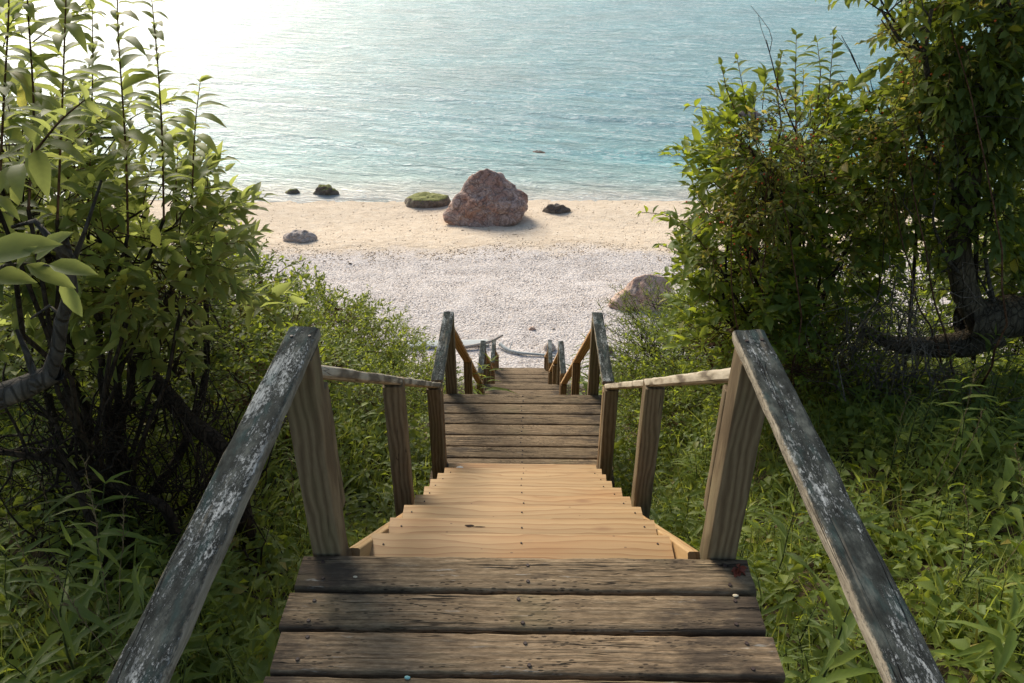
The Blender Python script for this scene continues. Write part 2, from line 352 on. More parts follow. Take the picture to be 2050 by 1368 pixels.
t=NT('shingle_pebble'); a=t.n('SeparateXYZ',{0:t.n('Attribute',attribute_name='lv').outputs['Vector']}).outputs[0]
c=t.ramp(a,[(0,(.44,.39,.35)),(.2,(.60,.54,.49)),(.6,(.72,.655,.60)),(.85,(.79,.73,.67)),(1,(.64,.48,.38))])
M['pebble']=t.fin(t.bsdf(c,.8))
pebbles(62000,-9,11,16.5,25,.006,.022,'beach_pebbles','pale grey and pinkish pebbles covering the shingle beach below the stairs',M['pebble'])
def debris(n,mat):
    x=rng.uniform(-10,12,n); y=np.where(rng.random(n)<.55,24.6+.8*np.sin(x*.55+1)*.5+rng.normal(size=n)*.38,rng.uniform(24,30.6,n)); n=len(x)
    s_=rng.uniform(.007,.024,n); V=IV[None]*np.stack([s_*rng.uniform(1,2.5,n),s_,s_*.5],1)[:,None,:]; a=rng.uniform(0,6.28,n)
    X=V[...,0]*np.cos(a)[:,None]-V[...,1]*np.sin(a)[:,None]; Y=V[...,0]*np.sin(a)[:,None]+V[...,1]*np.cos(a)[:,None]
    P=np.stack([X+x[:,None],Y+y[:,None],V[...,2]+(groundz(x,y)+s_*.15)[:,None]],-1).reshape(-1,3)
    Fa=(IF[None]+(np.arange(n)*len(IV))[:,None,None]).reshape(-1,3)
    tag(link('seaweed_crumbs',npmesh('seaweed_crumbs',P,Fa),mat),'brown crumbs of dry seaweed and grit strewn over the sand','beach litter',kind='stuff')
debris(4200,flat('seaweed_crumb',(.46,.35,.24),.9))
# ------------------------------------------------------------------ sea
def mat_sea():
    t=NT('sea_water'); p=t.n('NewGeometry').outputs['Position']; s=t.n('SeparateXYZ',{0:p})
    d=t.math('ADD',s.outputs[1],t.math('MULTIPLY',t.math('SUBTRACT',t.noise(p,.45,4,.55),.5),1.8))
    deep=t.step(d,31.5,42)
    c=t.ramp(deep,[(0,(.52,.52,.45)),(.18,(.22,.48,.48)),(.45,(.020,.37,.43)),(1,(.004,.29,.38))])
    big=t.noise(t.map(p,(.10,.16,1)),1.0,4,.6); c=t.mix(.7,c,t.ramp(big,[(.35,(.6,.72,.75)),(.65,(1.35,1.2,1.15))]),'MULTIPLY')
    # foam along the edge
    fo=t.math('SUBTRACT',1.0,t.step(d,30.9,32.0))
    lace=t.step(t.noise(t.map(p,(1.1,2.6,1)),2.2,6,.75),.42,.60)
    band=t.math('SUBTRACT',1.0,t.step(t.math('ABSOLUTE',t.math('SUBTRACT',d,32.6)),0,.5))
    fm=t.math('MAXIMUM',t.math('MULTIPLY',fo,t.math('ADD',t.math('MULTIPLY',lace,.6),.4)),t.math('MULTIPLY',band,t.math('MULTIPLY',lace,.4)))
    c=t.mix(t.math('MULTIPLY',fm,.85),c,(.78,.76,.72))
    pr=t.map(p,rot=(0,0,R(17))); v=t.map(pr,(.45,1.5,1))
    w1=t.noise(v,.80,4,.55,.6); w2=t.noise(t.map(t.map(p,rot=(0,0,R(9))),(.7,2.1,1)),3.0,6,.68,.8)
    w3=t.noise(t.map(p,(1,2.2,1)),7,4,.6)
    h=t.math('ADD',t.math('ADD',t.math('MULTIPLY',w1,1.0),t.math('MULTIPLY',w2,.42)),t.math('MULTIPLY',w3,.07))
    nr=t.bump(h,1.0,.95)
    trough_shade=t.math('SUBTRACT',1.0,t.step(t.math('ADD',t.math('MULTIPLY',w2,.5),t.math('MULTIPLY',w1,.5)),.38,.50)); c=t.mix(t.math('MULTIPLY',trough_shade,.6),c,(.004,.17,.20))  # troughs darkened in the colour, where waves reflect less sky
    crest_glint=t.step(t.math('ADD',t.math('MULTIPLY',w2,.7),t.math('MULTIPLY',w1,.3)),.51,.60)
    c=t.mix(t.math('MULTIPLY',crest_glint,.62),c,(.80,.92,.91))  # whitish sky reflection on the wave crests, painted into the water colour
    return t.fin(t.bsdf(c,t.math('ADD',.48,t.math('MULTIPLY',fm,.4)),nr,1.0,**{'Coat Weight':.48,'Coat Roughness':.36,'Coat Normal':nr}))
sx=np.concatenate([-np.geomspace(3000,40,30),np.arange(-39,39.1,.4),np.geomspace(40,3000,30)])
sy=np.concatenate([np.arange(28.5,52,.14),np.geomspace(52,4000,90)])
SX,SY=np.meshgrid(sx,sy)
fade=sstep(SY,31,36)*.8+.05
fade=fade*(1-sstep(SY,90,200))
SZ=fade*(.05*np.sin(SX*.35+SY*1.1+.8*np.sin(SX*.21))+.035*np.sin(SX*.6+SY*2.1+np.sin(SX*.4))+.03*np.sin(SX*1.1+SY*3.4+1.3*np.sin(SX*.3+SY*.2)))
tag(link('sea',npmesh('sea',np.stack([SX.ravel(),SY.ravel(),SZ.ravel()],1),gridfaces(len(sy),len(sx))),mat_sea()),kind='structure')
# ------------------------------------------------------------------ staircase
def plank_mesh(L,W,T,seed=0,seg=28,wear=.0025,ch=.006):
    """length along X, centred; rounded rectangular section with wavering edges"""
    prof=[(-W/2+ch,-T/2),(W/2-ch,-T/2),(W/2,-T/2+ch),(W/2,T/2-ch),(W/2-ch*.35,T/2-ch*.35),(W/2-ch,T/2),(W/4,T/2),(0,T/2),(-W/4,T/2),(-W/2+ch,T/2),(-W/2+ch*.35,T/2-ch*.35),(-W/2,T/2-ch),(-W/2,-T/2+ch)]
    k=len(prof); V=[];Fa=[]
    for i in range(seg+1):
        u=-L/2+L*i/seg
        for j,(a,b) in enumerate(prof):
            q=Vector((u*3+seed*7.3,a*9,b*9+seed))
            q2=Vector((u*22+seed*3.1,a*30,b*30+seed))
            n1=noise.noise(q); n2=noise.noise(q2); n3=noise.noise(q2+Vector((50,0,0)))
            top=1 if b>0 else .5
            V.append((u+(n3*.003 if i in(0,seg) else 0), a*(1+n1*wear*3)+n2*wear, b+(n1*wear*.7+n3*wear*.5)*top))
    for i in range(seg):
        for j in range(k):
            a=i*k+j; b=i*k+(j+1)%k; Fa.append((a,b,b+k,a+k))
    me=npmesh('plank',V,[np.array(Fa)],smooth=True)
    bm=bmesh.new(); bm.from_mesh(me); bm.verts.ensure_lookup_table()
    bm.faces.new([bm.verts[j] for j in reversed(range(k))]); bm.faces.new([bm.verts[seg*k+j] for j in range(k)])
    bmesh.ops.recalc_face_normals(bm,faces=bm.faces)
    bm.to_mesh(me); bm.free()
    for p in me.polygons:p.use_smooth=True
    try: me.set_sharp_from_angle(angle=R(38))
    except Exception: pass
    return me
pc=[0]
def piece(name,p0,p1,W,T,mat,parent,seg=None,up=(0,0,1),wear=.002,ch=.006,label=None):
    """board running from p0 to p1 (world), its thickness T towards up"""
    p0=Vector(p0);p1=Vector(p1); L=(p1-p0).length; x=(p1-p0).normalized()
    y=Vector(up).cross(x).normalized(); z=x.cross(y)
    pc[0]+=1
    seg=seg or max(6,int(L/.05))
    me=plank_mesh(L,W,T,pc[0],min(seg,60),wear,ch)
    o=link(name,me,mat,parent)
    m=Matrix((x,y,z)).transposed().to_4x4(); m.translation=(p0+p1)/2-parent.location
    o.matrix_local=m
    if label:o['label']=label
    return o
STAIR=empty('wooden_staircase',(0,1.7,CAMZ-1.8),'weathered wooden staircase with railed landings and fresh yellow treads leading down to the beach','staircase')
def Z(H):return CAMZ-H
nailme=None
def nail_mesh():
    bm=bmesh.new(); bmesh.ops.create_cone(bm,cap_ends=True,segments=10,radius1=.0065,radius2=.005,depth=.005); m=bpy.data.meshes.new('nail'); bm.to_mesh(m); bm.free(); return m
NAIL=nail_mesh(); NAIL.materials.append(M['rust'])
def nails(board,xs_,ys_,T,k=1.0):
    for x in xs_:
        for y in ys_:
            o=link('nail',NAIL,None,board); o.location=(x+random.uniform(-.01,.01),y+random.uniform(-.008,.008),T/2+.0012); o.scale=(k,k,k)
T=.038
# top landing
yb=1.715
for i in range(15):
    W=.128+random.uniform(-.003,.004)
    y=yb-.0655-i*.1385
    dx=random.uniform(-.008,.008)
    b=piece('deck_board',(-.673+dx,y,Z(1.8)-T/2+random.uniform(-.002,.002)),(.673+dx,y+random.uniform(-.003,.003),Z(1.8)-T/2),W,T,M['deck'],STAIR,60,wear=.0032,ch=.008)
    if i<4: nails(b,(-.60,0.0,.60),(-.035,.035),T)
def flight(Y0,H0,Y1,H1,n,mat,near=True,Wt=1.04,smat=None):
    r=(H1-H0)/(n+1); g=(Y1-Y0-.0)/(n)
    for k in range(1,n+1):
        yn=Y0+g*k; h=H0+r*k
        dxx=random.uniform(-.01,.01)
        b=piece('tread',(-Wt/2+dxx,yn-g/2-.005,Z(h)-T/2),(Wt/2+dxx,yn-g/2-.005+random.uniform(-.004,.004),Z(h)-T/2),g+.028,T,mat,STAIR,30,wear=.0012 if mat is M['pine'] else .003,ch=.004)
        if near:
            nails(b,(-Wt/2+.04,0.0,Wt/2-.04),(-g/2+.10,g/2-.035),T,.62)
            if k==2:
                kn=link('knot',ragged_patch(.015,.006),M['knot'],b); kn.location=(-.205,g/2-.03,T/2+.0015)
                kn=link('knot',ragged_patch(.022,.0022),M['knot'],b); kn.location=(-.165,g/2-.036,T/2+.0015)
    sl=(H1-H0)/(Y1-Y0)
    for s in (-1,1):
        x=s*(Wt/2+.021)
        a=Vector((x,Y0+.01,Z(H0+.158))); e=Vector((x,Y1+.04,Z(H0+.158+sl*(Y1+.04-Y0))))
        piece('stringer',a,e,.04,.25,smat or mat,STAIR,30,up=(0,sl,1),wear=.001)
def ragged_patch(a,b):
    V=[(0,0,0)];n=14
    for i in range(n):
        q=i/n*6.283; r_=1+random.uniform(-.35,.35); V.append((a*r_*math.cos(q),b*r_*math.sin(q),0))
    me=npmesh('knot',V,np.array([(0,i+1,(i+1)%n+1) for i in range(n)])); return me
flight(1.715,1.8,4.33,3.83,9,M['pine'])
def landing(Ys,Ye,H,nb):
    w=(Ye-Ys)/nb
    for i in range(nb):
        y=Ye-w*(i+.5); dx=random.uniform(-.008,.008)
        b=piece('deck_board',(-.673+dx,y,Z(H)-T/2),(.673+dx,y,Z(H)-T/2),w-.011,T,M['deck'],STAIR,36,wear=.0028)
        if H<4: nails(b,(0.0,),(-.03,.03),T)
landing(4.36,5.49,3.83,8)
flight(5.49,3.83,9.42,7.03,14,M['deck'],False,1.10)
landing(9.44,10.35,7.03,6)
flight(10.35,7.03,13.6,9.5,11,M['deck'],False,1.10)
landing(13.62,14.5,9.5,6)
flight(14.5,9.5,16.6,11.0,6,M['deck'],False,1.10)
XR=.603
def level_rail(Ya,Yb,H):
    for s in (-1,1):
        j=random.uniform(-.004,.004)
        hr=piece('handrail',(s*XR+j,Ya,Z(H-.735)-T/2),(s*XR-j,Yb,Z(H-.735)-T/2),.086,T,M['rail'],STAIR,56,wear=.0035,ch=.009)
        if H<4: nails(hr,((Yb-Ya)/2-.055,),(-.022,.020),T,.8)
def post(x,Y,Hb,Ht,mat,w=.089,d=.089,lean=0,yl=0):
    piece('post',(x,Y,Z(Hb)),(x+lean,Y+yl,Z(Ht)),w,d,mat,STAIR,24,up=(0,-1,0),wear=.002,ch=.005)
def slope_rail(Ya,Ha,Yb,Hb,mat,x=XR,W=.086):
    sl=(Hb-Ha)/(Yb-Ya)
    for s in (-1,1):
        piece('handrail',(s*x,Ya,Z(Ha)),(s*x,Yb,Z(Hb)),W,.036,mat,STAIR,44,up=(0,sl,1),wear=.004,ch=.007)
level_rail(-1.2,1.835,1.8); level_rail(4.60,5.60,3.83); level_rail(9.55,10.46,7.03); level_rail(13.7,14.6,9.5)
for s in (-1,1):
    x=s*XR
    post(x,1.765,2.75,1.104,M['post'])
    post(x+s*.0,1.765+.066,1.70,1.255,M['post'],.089,.040)
    post(x,-.9,2.5,1.104,M['post'])
    post(x,3.02,3.75,2.045,M['post'])
    post(x,4.42,4.7,3.025,M['post'])
    post(x,4.56,4.7,3.134,M['post2'],.080,.080)
    post(x,5.545,4.9,3.134,M['post'])
    post(x,7.35,6.4,4.68,M['post2'])
    post(x,9.38,8.0,6.36,M['post2'])
    post(x,9.62,8.2,6.334,M['post2'])
    post(x,10.41,8.2,6.334,M['post'])
    post(x,11.9,9.4,7.66,M['post2'])
    post(x,13.5,10.5,8.86,M['post2'])
    post(x,13.78,10.8,8.804,M['post2'])
    post(x,14.55,10.8,8.804,M['post2'])
    post(x,16.4,11.4,10.3,M['post2'])
slope_rail(1.80,1.185,4.50,3.075,M['handrail'])
slope_rail(5.59,3.25,9.46,6.42,M['handrail2'])
slope_rail(10.45,6.50,13.58,8.91,M['handrail2'])
slope_rail(14.6,9.05,16.5,10.40,M['handrail2'])
# joists under the top landing
for x in (-.6,0,.6): piece('joist',(x,-.3,Z(1.8)-T-.075),(x,1.70,Z(1.8)-T-.075),.04,.14,M['post2'],STAIR,16)
# ------------------------------------------------------------------ plants
def leafset(P,D,N,L,Wr,droop=.25,fold=.22,ns=5,shape='oval',rnd=None):
    """many folded, drooping leaves in one array"""
    P=np.asarray(P);D=norm(np.asarray(D));N=np.asarray(N); N=norm(N-(N*D).sum(-1,keepdims=True)*D); S=np.cross(D,N)
    n=len(P); L=np.asarray(L).reshape(n,1); W=L*np.asarray(Wr).reshape(-1,1)
    if shape=='oval': prof={5:(.0,[0,.22,.5,.78,1],[.06,.80,1,.62,.02]),4:(0,[0,.3,.68,1],[.08,.95,.8,.02]),3:(0,[0,.45,1],[.1,1,.03])}[ns]
    else: prof={5:(.0,[0,.2,.45,.75,1],[.25,1,.85,.45,.01]),4:(0,[0,.3,.68,1],[.3,1,.6,.01]),3:(0,[0,.4,1],[.4,1,.02])}[ns]
    ts,ws=prof[1],prof[2]
    dr=np.asarray(droop).reshape(-1,1); V=np.empty((n,ns,3,3)); A=np.empty((n,ns,3,3))
    r=rng.random(n) if rnd is None else rnd
    for i,(t_,w_) in enumerate(zip(ts,ws)):
        mid=P+D*L*(t_-.25*dr*t_*t_)-N*(dr*L*t_*t_)
        V[:,i,1]=mid; V[:,i,0]=mid+S*W*w_/2+N*W*w_*fold; V[:,i,2]=mid-S*W*w_/2+N*W*w_*fold
        A[:,i,:,0]=r[:,None]; A[:,i,:,1]=np.array([1,0,1])[None]; A[:,i,:,2]=t_
    q=[]
    for i in range(ns-1):
        for j in range(2):
            a=i*3+j; q.append((a,a+1,a+4,a+3))
    q=np.array(q); Fa=(q[None]+(np.arange(n)*ns*3)[:,None,None]).reshape(-1,4)
    return V.reshape(-1,3),Fa,A.reshape(-1,3)
class LB:
    def __init__(s):s.V=[];s.F=[];s.A=[];s.n=0
    def add(s,V,F_,A):
        s.V.append(V);s.F.append(F_+s.n);s.A.append(A);s.n+=len(V)
    def mesh(s,name):
        return npmesh(name,np.concatenate(s.V),np.concatenate(s.F),np.concatenate(s.A))
class TB:
    """tubes"""
    def __init__(s):s.V=[];s.F=[];s.n=0
    def tube(s,pts,r0,r1,k=6,bumpy=0.0):
        pts=np.asarray(pts,float); m=len(pts)
        tg=norm(np.gradient(pts,axis=0)); ref=np.array([.3,.2,1.]) if abs(tg[0][2])<.9 else np.array([1.,.2,0])
        a=norm(np.cross(tg,ref)); b=np.cross(tg,a)
        rr=(np.linspace(0,1,m)**.9)*(r1-r0)+r0
        if bumpy: rr=rr*(1+bumpy*rng.standard_normal(m))
        an=np.arange(k)/k*2*math.pi
        ring=pts[:,None]+rr[:,None,None]*(np.cos(an)[None,:,None]*a[:,None]+np.sin(an)[None,:,None]*b[:,None])
        if bumpy: ring=ring+rng.standard_normal(ring.shape)*bumpy*.25*r0
        i=np.arange(m-1)[:,None]*k; j=np.arange(k)[None]; j2=(j+1)%k
        Fa=np.stack([i+j,i+j2,i+k+j2,i+k+j],-1).reshape(-1,4)
        s.V.append(ring.reshape(-1,3)); s.F.append(Fa+s.n); s.n+=m*k
    def mesh(s,name):return npmesh(name,np.concatenate(s.V),np.concatenate(s.F))
def curve(p0,p1,n=8,bend=.12,wig=.03,up=None):
    p0=np.asarray(p0,float);p1=np.asarray(p1,float); L=np.linalg.norm(p1-p0); t_=np.linspace(0,1,n)[:,None]
    off=rng.standard_normal(3)*bend*L
    if up is not None: off=off*.4+np.array([0,0,up*L])
    p=p0+(p1-p0)*t_+off*(t_*(1-t_))*2
    w=rng.standard_normal((n,3))*wig*L/n*2; w[0]=0
    return p+w*np.sin(t_*math.pi)
UP=np.array([0,0,1.])
def sprays(lb,tb,pos,dir_,length,nl,Ls,Wr,droop=.3,spread=.8,ns=4,shape='oval',twig=.0022,jit=.25,lift=.1,fold=.2):
    pos=np.asarray(pos,float); M_=len(pos); dir_=norm(np.asarray(dir_,float)); length=np.broadcast_to(np.asarray(length,float),(M_,))
    A=norm(np.cross(dir_,UP+rng.standard_normal((M_,3))*.05)); B=np.cross(dir_,A)
    i=np.arange(nl); t_=(i+.6)/nl
    phi=i*2.4+rng.uniform(0,6.28,(M_,1))
    lat=np.cos(phi)[...,None]*A[:,None]+np.sin(phi)[...,None]*B[:,None]*.6
    base=pos[:,None]+dir_[:,None]*(length[:,None]*t_[None])[...,None]-UP*(length[:,None]*.25*t_[None]**2)[...,None]
    D=dir_[:,None]*(.35+.5*t_[None,:,None])+lat*spread+UP*lift+rng.standard_normal((M_,nl,3))*jit
    Nn=UP+rng.standard_normal((M_,nl,3))*.35+dir_[:,None]*-.25
    L=Ls*(.6+.5*np.sin(math.pi*np.clip(t_*.85+.12,0,1)))[None]*rng.uniform(.7,1.2,(M_,nl))
    k=M_*nl
    lb.add(*leafset(base.reshape(k,3),D.reshape(k,3),Nn.reshape(k,3),L.ravel(),np.full(k,Wr)*rng.uniform(.8,1.15,k),rng.uniform(.3,1.4,k)*droop,fold,ns,shape))
    if tb is not None:
        for p,d,l in zip(pos,dir_,length):
            tt=np.linspace(-.3,1,4)[:,None]; tb.tube(p+d*l*tt-UP*l*.25*np.maximum(tt,0)**2,twig*1.4,twig*.5,3)
def shoot(lb,tb,pts,r0,Ls,Wr,space,t0=0.0,droop=.55,ns=5,lift=.35,shape='oval',k=6,taper=True):
    """leaf-bearing shoot: alternate leaves along a polyline"""
    pts=np.asarray(pts,float); tb.tube(pts,r0,r0*.3,k)
    seg=np.linalg.norm(np.diff(pts,axis=0),axis=1); s=np.concatenate([[0],np.cumsum(seg)]); Lt=s[-1]
    q=np.arange(t0*Lt,Lt,space); n=len(q)
    if n<1:return
    q=q+rng.uniform(-.2,.2,n)*space; q=np.clip(q,0,Lt)
    base=np.stack([np.interp(q,s,pts[:,j]) for j in range(3)],1)
    tg=norm(np.stack([np.interp(np.clip(q+.02,0,Lt),s,pts[:,j])-np.interp(np.clip(q-.02,0,Lt),s,pts[:,j]) for j in range(3)],1))
    A=norm(np.cross(tg,np.array([rng.uniform(-.5,.5),1,.1]))); B=np.cross(tg,A); phi=np.arange(n)*(math.pi+.16)+rng.uniform(-.5,.5)+rng.normal(size=n)*.25
    lat=np.cos(phi)[:,None]*A+np.sin(phi)[:,None]*B
    D=lat+UP*lift+tg*.3+rng.standard_normal((n,3))*.14
    L=Ls*rng.uniform(.55,1.2,n)
    if taper: L=L*(1-.55*((q/Lt)**6))
    lb.add(*leafset(base,D,UP+lat*.15+rng.standard_normal((n,3))*.15,L,np.full(n,Wr),droop*rng.uniform(.6,1.3,n),.22,ns,shape))
    # tip leaves
    m=2; lb.add(*leafset(np.repeat(pts[-1:],m,0),norm(tg[-1]+rng.standard_normal((m,3))*.45),UP+rng.standard_normal((m,3)),Ls*.42*np.ones(m),Wr*np.ones(m),.6*np.ones(m),.3,ns,shape))
def crownpts(c,rad,n,clump=.9,fill=.35,seed=0.0):
    """points in an ellipsoid, denser to the shell, thinned by noise so gaps stay open"""
    out=[];c=np.asarray(c,float);rad=np.asarray(rad,float)
    while len(out)<n:
        d=rng.standard_normal(3); d/=np.linalg.norm(d); r_=rng.random()**(fill)
        p=c+d*rad*r_*(1+.22*noise.noise(Vector(d*2.3)+Vector((seed,0,0))))
        if noise.noise(Vector(p*2.0/clump)+Vector((seed*3,0,0)))>-.12 or rng.random()<.12: out.append((p,d))
    return np.array([o[0] for o in out]),np.array([o[1] for o in out])
def shrub_meshes(h,rad,nspray,Ls,Wr,nl=9,stems=7,seed=0,droop=.35,ns=4,shape='oval',splen=.22,shoots=4,base_frac=.25):
    lb=LB();tb=TB()
    c=np.array([0,0,h*(.5+base_frac*.5)]); rr=np.array([rad,rad,h*(.5-base_frac*.35)])
    P,D=crownpts(c,rr,nspray,seed=seed)
    hubs=[]
    for i in range(stems):
        a=i/stems*6.28+rng.uniform(-.3,.3); e=np.array([math.cos(a)*rad*rng.uniform(.3,.75),math.sin(a)*rad*rng.uniform(.3,.75),h*rng.uniform(.45,.8)])
        cv=curve([math.cos(a)*.06,math.sin(a)*.06,-.1],e,9,.1,.05); tb.tube(cv,.014*h,.005*h,6); hubs+= [cv[4],cv[6],cv[8]]
    hubs=np.array(hubs)
    for p,d in zip(P[::2],D[::2]):
        hb=hubs[np.argmin(((hubs-p)**2).sum(1))]; tb.tube(curve(hb,p,4,.08,.03),.0035*h,.0018,3)
    sprays(lb,tb,P,D*np.array([1,1,.6])+UP*.45+rng.standard_normal(P.shape)*.25,splen*rng.uniform(.7,1.3,len(P)),nl,Ls,Wr,droop,ns=ns,shape=shape)
    for i in range(shoots):
        a=rng.uniform(0,6.28); p0=np.array([math.cos(a)*rad*.5,math.sin(a)*rad*.5,h*.6]); p1=p0+np.array([math.cos(a)*.15*rad,math.sin(a)*.15*rad,h*rng.uniform(.35,.6)])
        shoot(lb,tb,curve(p0,p1,7,.06,.02),.004,Ls*1.05,Wr,Ls*.42,.2,ns=ns,shape=shape)
    return lb.mesh('foliage'),tb.mesh('stems')
PROTO={};H0={};RAD={}
def proto(key,lm,sm,*a,**k):
    f,s=shrub_meshes(*a,**k); f.materials.append(M[lm]); s.materials.append(M[sm]); PROTO[key]=(f,s); co_=np.empty(len(f.vertices)*3,dtype=np.float32); f.vertices.foreach_get('co',co_); co_=co_.reshape(-1,3); H0[key]=float(np.percentile(co_[:,2],99.5)); RAD[key]=float(np.percentile(np.hypot(co_[:,0],co_[:,1]),96))
proto('bushA','bush','redstem',1.3,.75,400,.064,.44,seed=1,shoots=3)
proto('bushB','bush','redstem',1.3,.80,420,.060,.42,seed=2,shoots=3)
proto('bushC','bush','darkbark',1.2,.85,430,.054,.48,seed=3,shoots=2)
proto('cherryA','cherry','redstem',1.9,.8,230,.088,.42,seed=4,shoots=6,droop=.5)
proto('cherryB','cherry','redstem',1.7,.85,230,.080,.42,seed=5,shoots=5,droop=.5)
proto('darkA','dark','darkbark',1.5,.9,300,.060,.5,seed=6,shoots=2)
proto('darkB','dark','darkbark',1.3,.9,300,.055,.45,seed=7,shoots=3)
proto('juni','juniper','darkbark',1.1,.75,520,.045,.16,nl=14,seed=8,shape='lance',splen=.20,shoots=0,ns=3)
proto('willow','lance','greenstem',1.2,.6,170,.085,.17,nl=12,seed=9,shape='lance',splen=.3,shoots=6,ns=4)
def shrub(key,x,y,s,name,label,cat,rz=None,dz=0,group=None):
    e=empty(name,(x,y,gz(x,y)+dz),label,cat,group,random.uniform(0,6.28) if rz is None else rz,s)
    f,sm=PROTO[key]; link('foliage',f,None,e); link('stem',sm,None,e); return e
def shrub_px(key,h0,px,py,Y,label,name='shrub',cat='shrub',group=None):
    p=at(px,py,Y); g=gz(p.x,Y); s=max(.2,(p.z-g)/h0)
    lim=.70+RAD[key]*s*.92
    p.x+=math.copysign(.55*RAD[key]*s,p.x)*(1 if Y<9 else .3)
    if abs(p.x)<lim: p.x=math.copysign(lim,p.x)
    return shrub(key,p.x,Y,s,name,label,cat,group=group)
H0_old={'bushA':1.45,'bushB':1.5,'bushC':1.3,'cherryA':2.3,'cherryB':2.05,'darkA':1.55,'darkB':1.4,'juni':1.15,'willow':1.45}
LEFT=[
('bushA',490,480,5.2,'bright green shrub on the left in front of the pale rock on the sand'),
('bushC',560,575,6.0,'low leafy shrub at the left edge of the shingle, behind the left handrail end'),
('bushB',680,600,6.9,'rounded bright shrub left of the stairs, directly above the upper left sloping handrail'),
('bushA',745,640,7.7,'small shrub with sparse tips standing against the shingle left of the second landing'),
('willow',815,680,8.3,'narrow-leaved shrub touching the left handrail of the second landing'),
('bushC',690,745,5.0,'leafy shrub behind the left sloping handrail of the yellow flight'),
('bushB',620,700,4.2,'green shrub right behind the tall near left post'),
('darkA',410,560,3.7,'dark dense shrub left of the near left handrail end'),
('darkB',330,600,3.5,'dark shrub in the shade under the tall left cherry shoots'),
('cherryB',140,330,4.7,'cherry shrub at the back left, half hidden by the tall shoots'),
('cherryA',-120,180,4.4,'large cherry shrub at the far left edge of the picture'),
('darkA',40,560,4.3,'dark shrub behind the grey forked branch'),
('bushA',800,770,5.9,'shrub behind the middle post of the left yellow-flight handrail'),
('bushB',850,735,7.4,'small bright shrub just left of the second landing'),
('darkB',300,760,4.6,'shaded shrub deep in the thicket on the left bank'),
('bushC',540,640,5.0,'shrub filling the thicket behind the near left handrail'),
]
RIGHT=[
('juni',1262,672,7.2,'dark feathery evergreen shrub just right of the second landing'),
('juni',1372,600,7.9,'feathery evergreen shrub in front of the pink boulder'),
('bushA',1420,585,5.9,'bright shrub at the lower left foot of the big right bush'),
('bushC',1290,720,6.2,'low shrub beside the right handrail of the second landing'),
('bushB',1420,665,4.7,'shrub behind the right sloping handrail of the yellow flight'),
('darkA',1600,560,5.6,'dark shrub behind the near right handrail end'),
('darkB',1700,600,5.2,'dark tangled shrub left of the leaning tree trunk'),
('bushC',1760,520,6.6,'shrub with sunlit top seen under the leaning tree'),
('darkA',2050,330,6.4,'dark shrub behind the leaning tree at the right edge'),
('darkB',1900,640,6.2,'low shrub behind the bend of the leaning trunk'),
('darkA',2150,150,5.4,'dark tall shrub at the upper right edge of the picture'),
('bushB',1240,770,5.6,'small bright shrub behind the lower right post of the yellow flight'),
]
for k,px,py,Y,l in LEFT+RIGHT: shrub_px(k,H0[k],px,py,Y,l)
# --- tall cherry shoots at the left, one big shrub
def V3(p):return np.array(p[:])
def special(name,label,cat,base,ells,tips,Ls,Wr,lm,sm,nl=9,droop=.5,space=None,splen=.22,extra=None,trunk=.03,ns=5,t0=.12):
    bx,by=base; e=empty(name,(bx,by,gz(bx,by)),label,cat); o=V3(e.location)
    lb=LB();tb=TB();tk=TB()
    for (px,py,Y,rx,ry,rz,n) in ells:
        c=V3(at(px,py,Y)); tk.tube(curve(o-[0,0,.1],c-[0,0,rz*.3],10,.12,.05)-o,trunk,trunk*.4,7,.04)
        P,D=crownpts(c,(rx,ry,rz),n,seed=px*.01)
        for p in P[::3]: tk.tube(curve(c-[0,0,rz*.5]+rng.standard_normal(3)*.1,p,5,.12,.05)-o,trunk*.18,.002,3)
        sprays(lb,tb,P-o,D*np.array([1,1,.5])+UP*.4+rng.standard_normal(P.shape)*.3,splen*rng.uniform(.7,1.3,len(P)),nl,Ls,Wr,droop*.7,ns=4,lift=.25)
    for tp in tips:
        pts=[V3(at(*q)) for q in tp]; pts=np.array(pts)
        m=len(pts); tt=np.linspace(0,m-1,m*5); 
        sm_=np.stack([np.interp(tt,np.arange(m),pts[:,j]) for j in range(3)],1)
        for _ in range(3): sm_[1:-1]=(sm_[:-2]+2*sm_[1:-1]+sm_[2:])/4
        tk.tube(curve(o,sm_[0],8,.1,.04)-o,.014,.007,6)
        shoot(lb,tb,sm_-o,.0048,Ls*1.12,Wr,space or Ls*.30,t0,droop*.75,ns,lift=.5)
    f=lb.mesh('foliage'); f.materials.append(M[lm]); s_=tb.mesh('stems'); s_.materials.append(M[sm])
    link('foliage',f,None,e); link('stem',s_,None,e); k_=tk.mesh('trunks'); k_.materials.append(M['darkbark']); link('trunk',k_,None,e)
    if extra: extra(e,o)
    return e
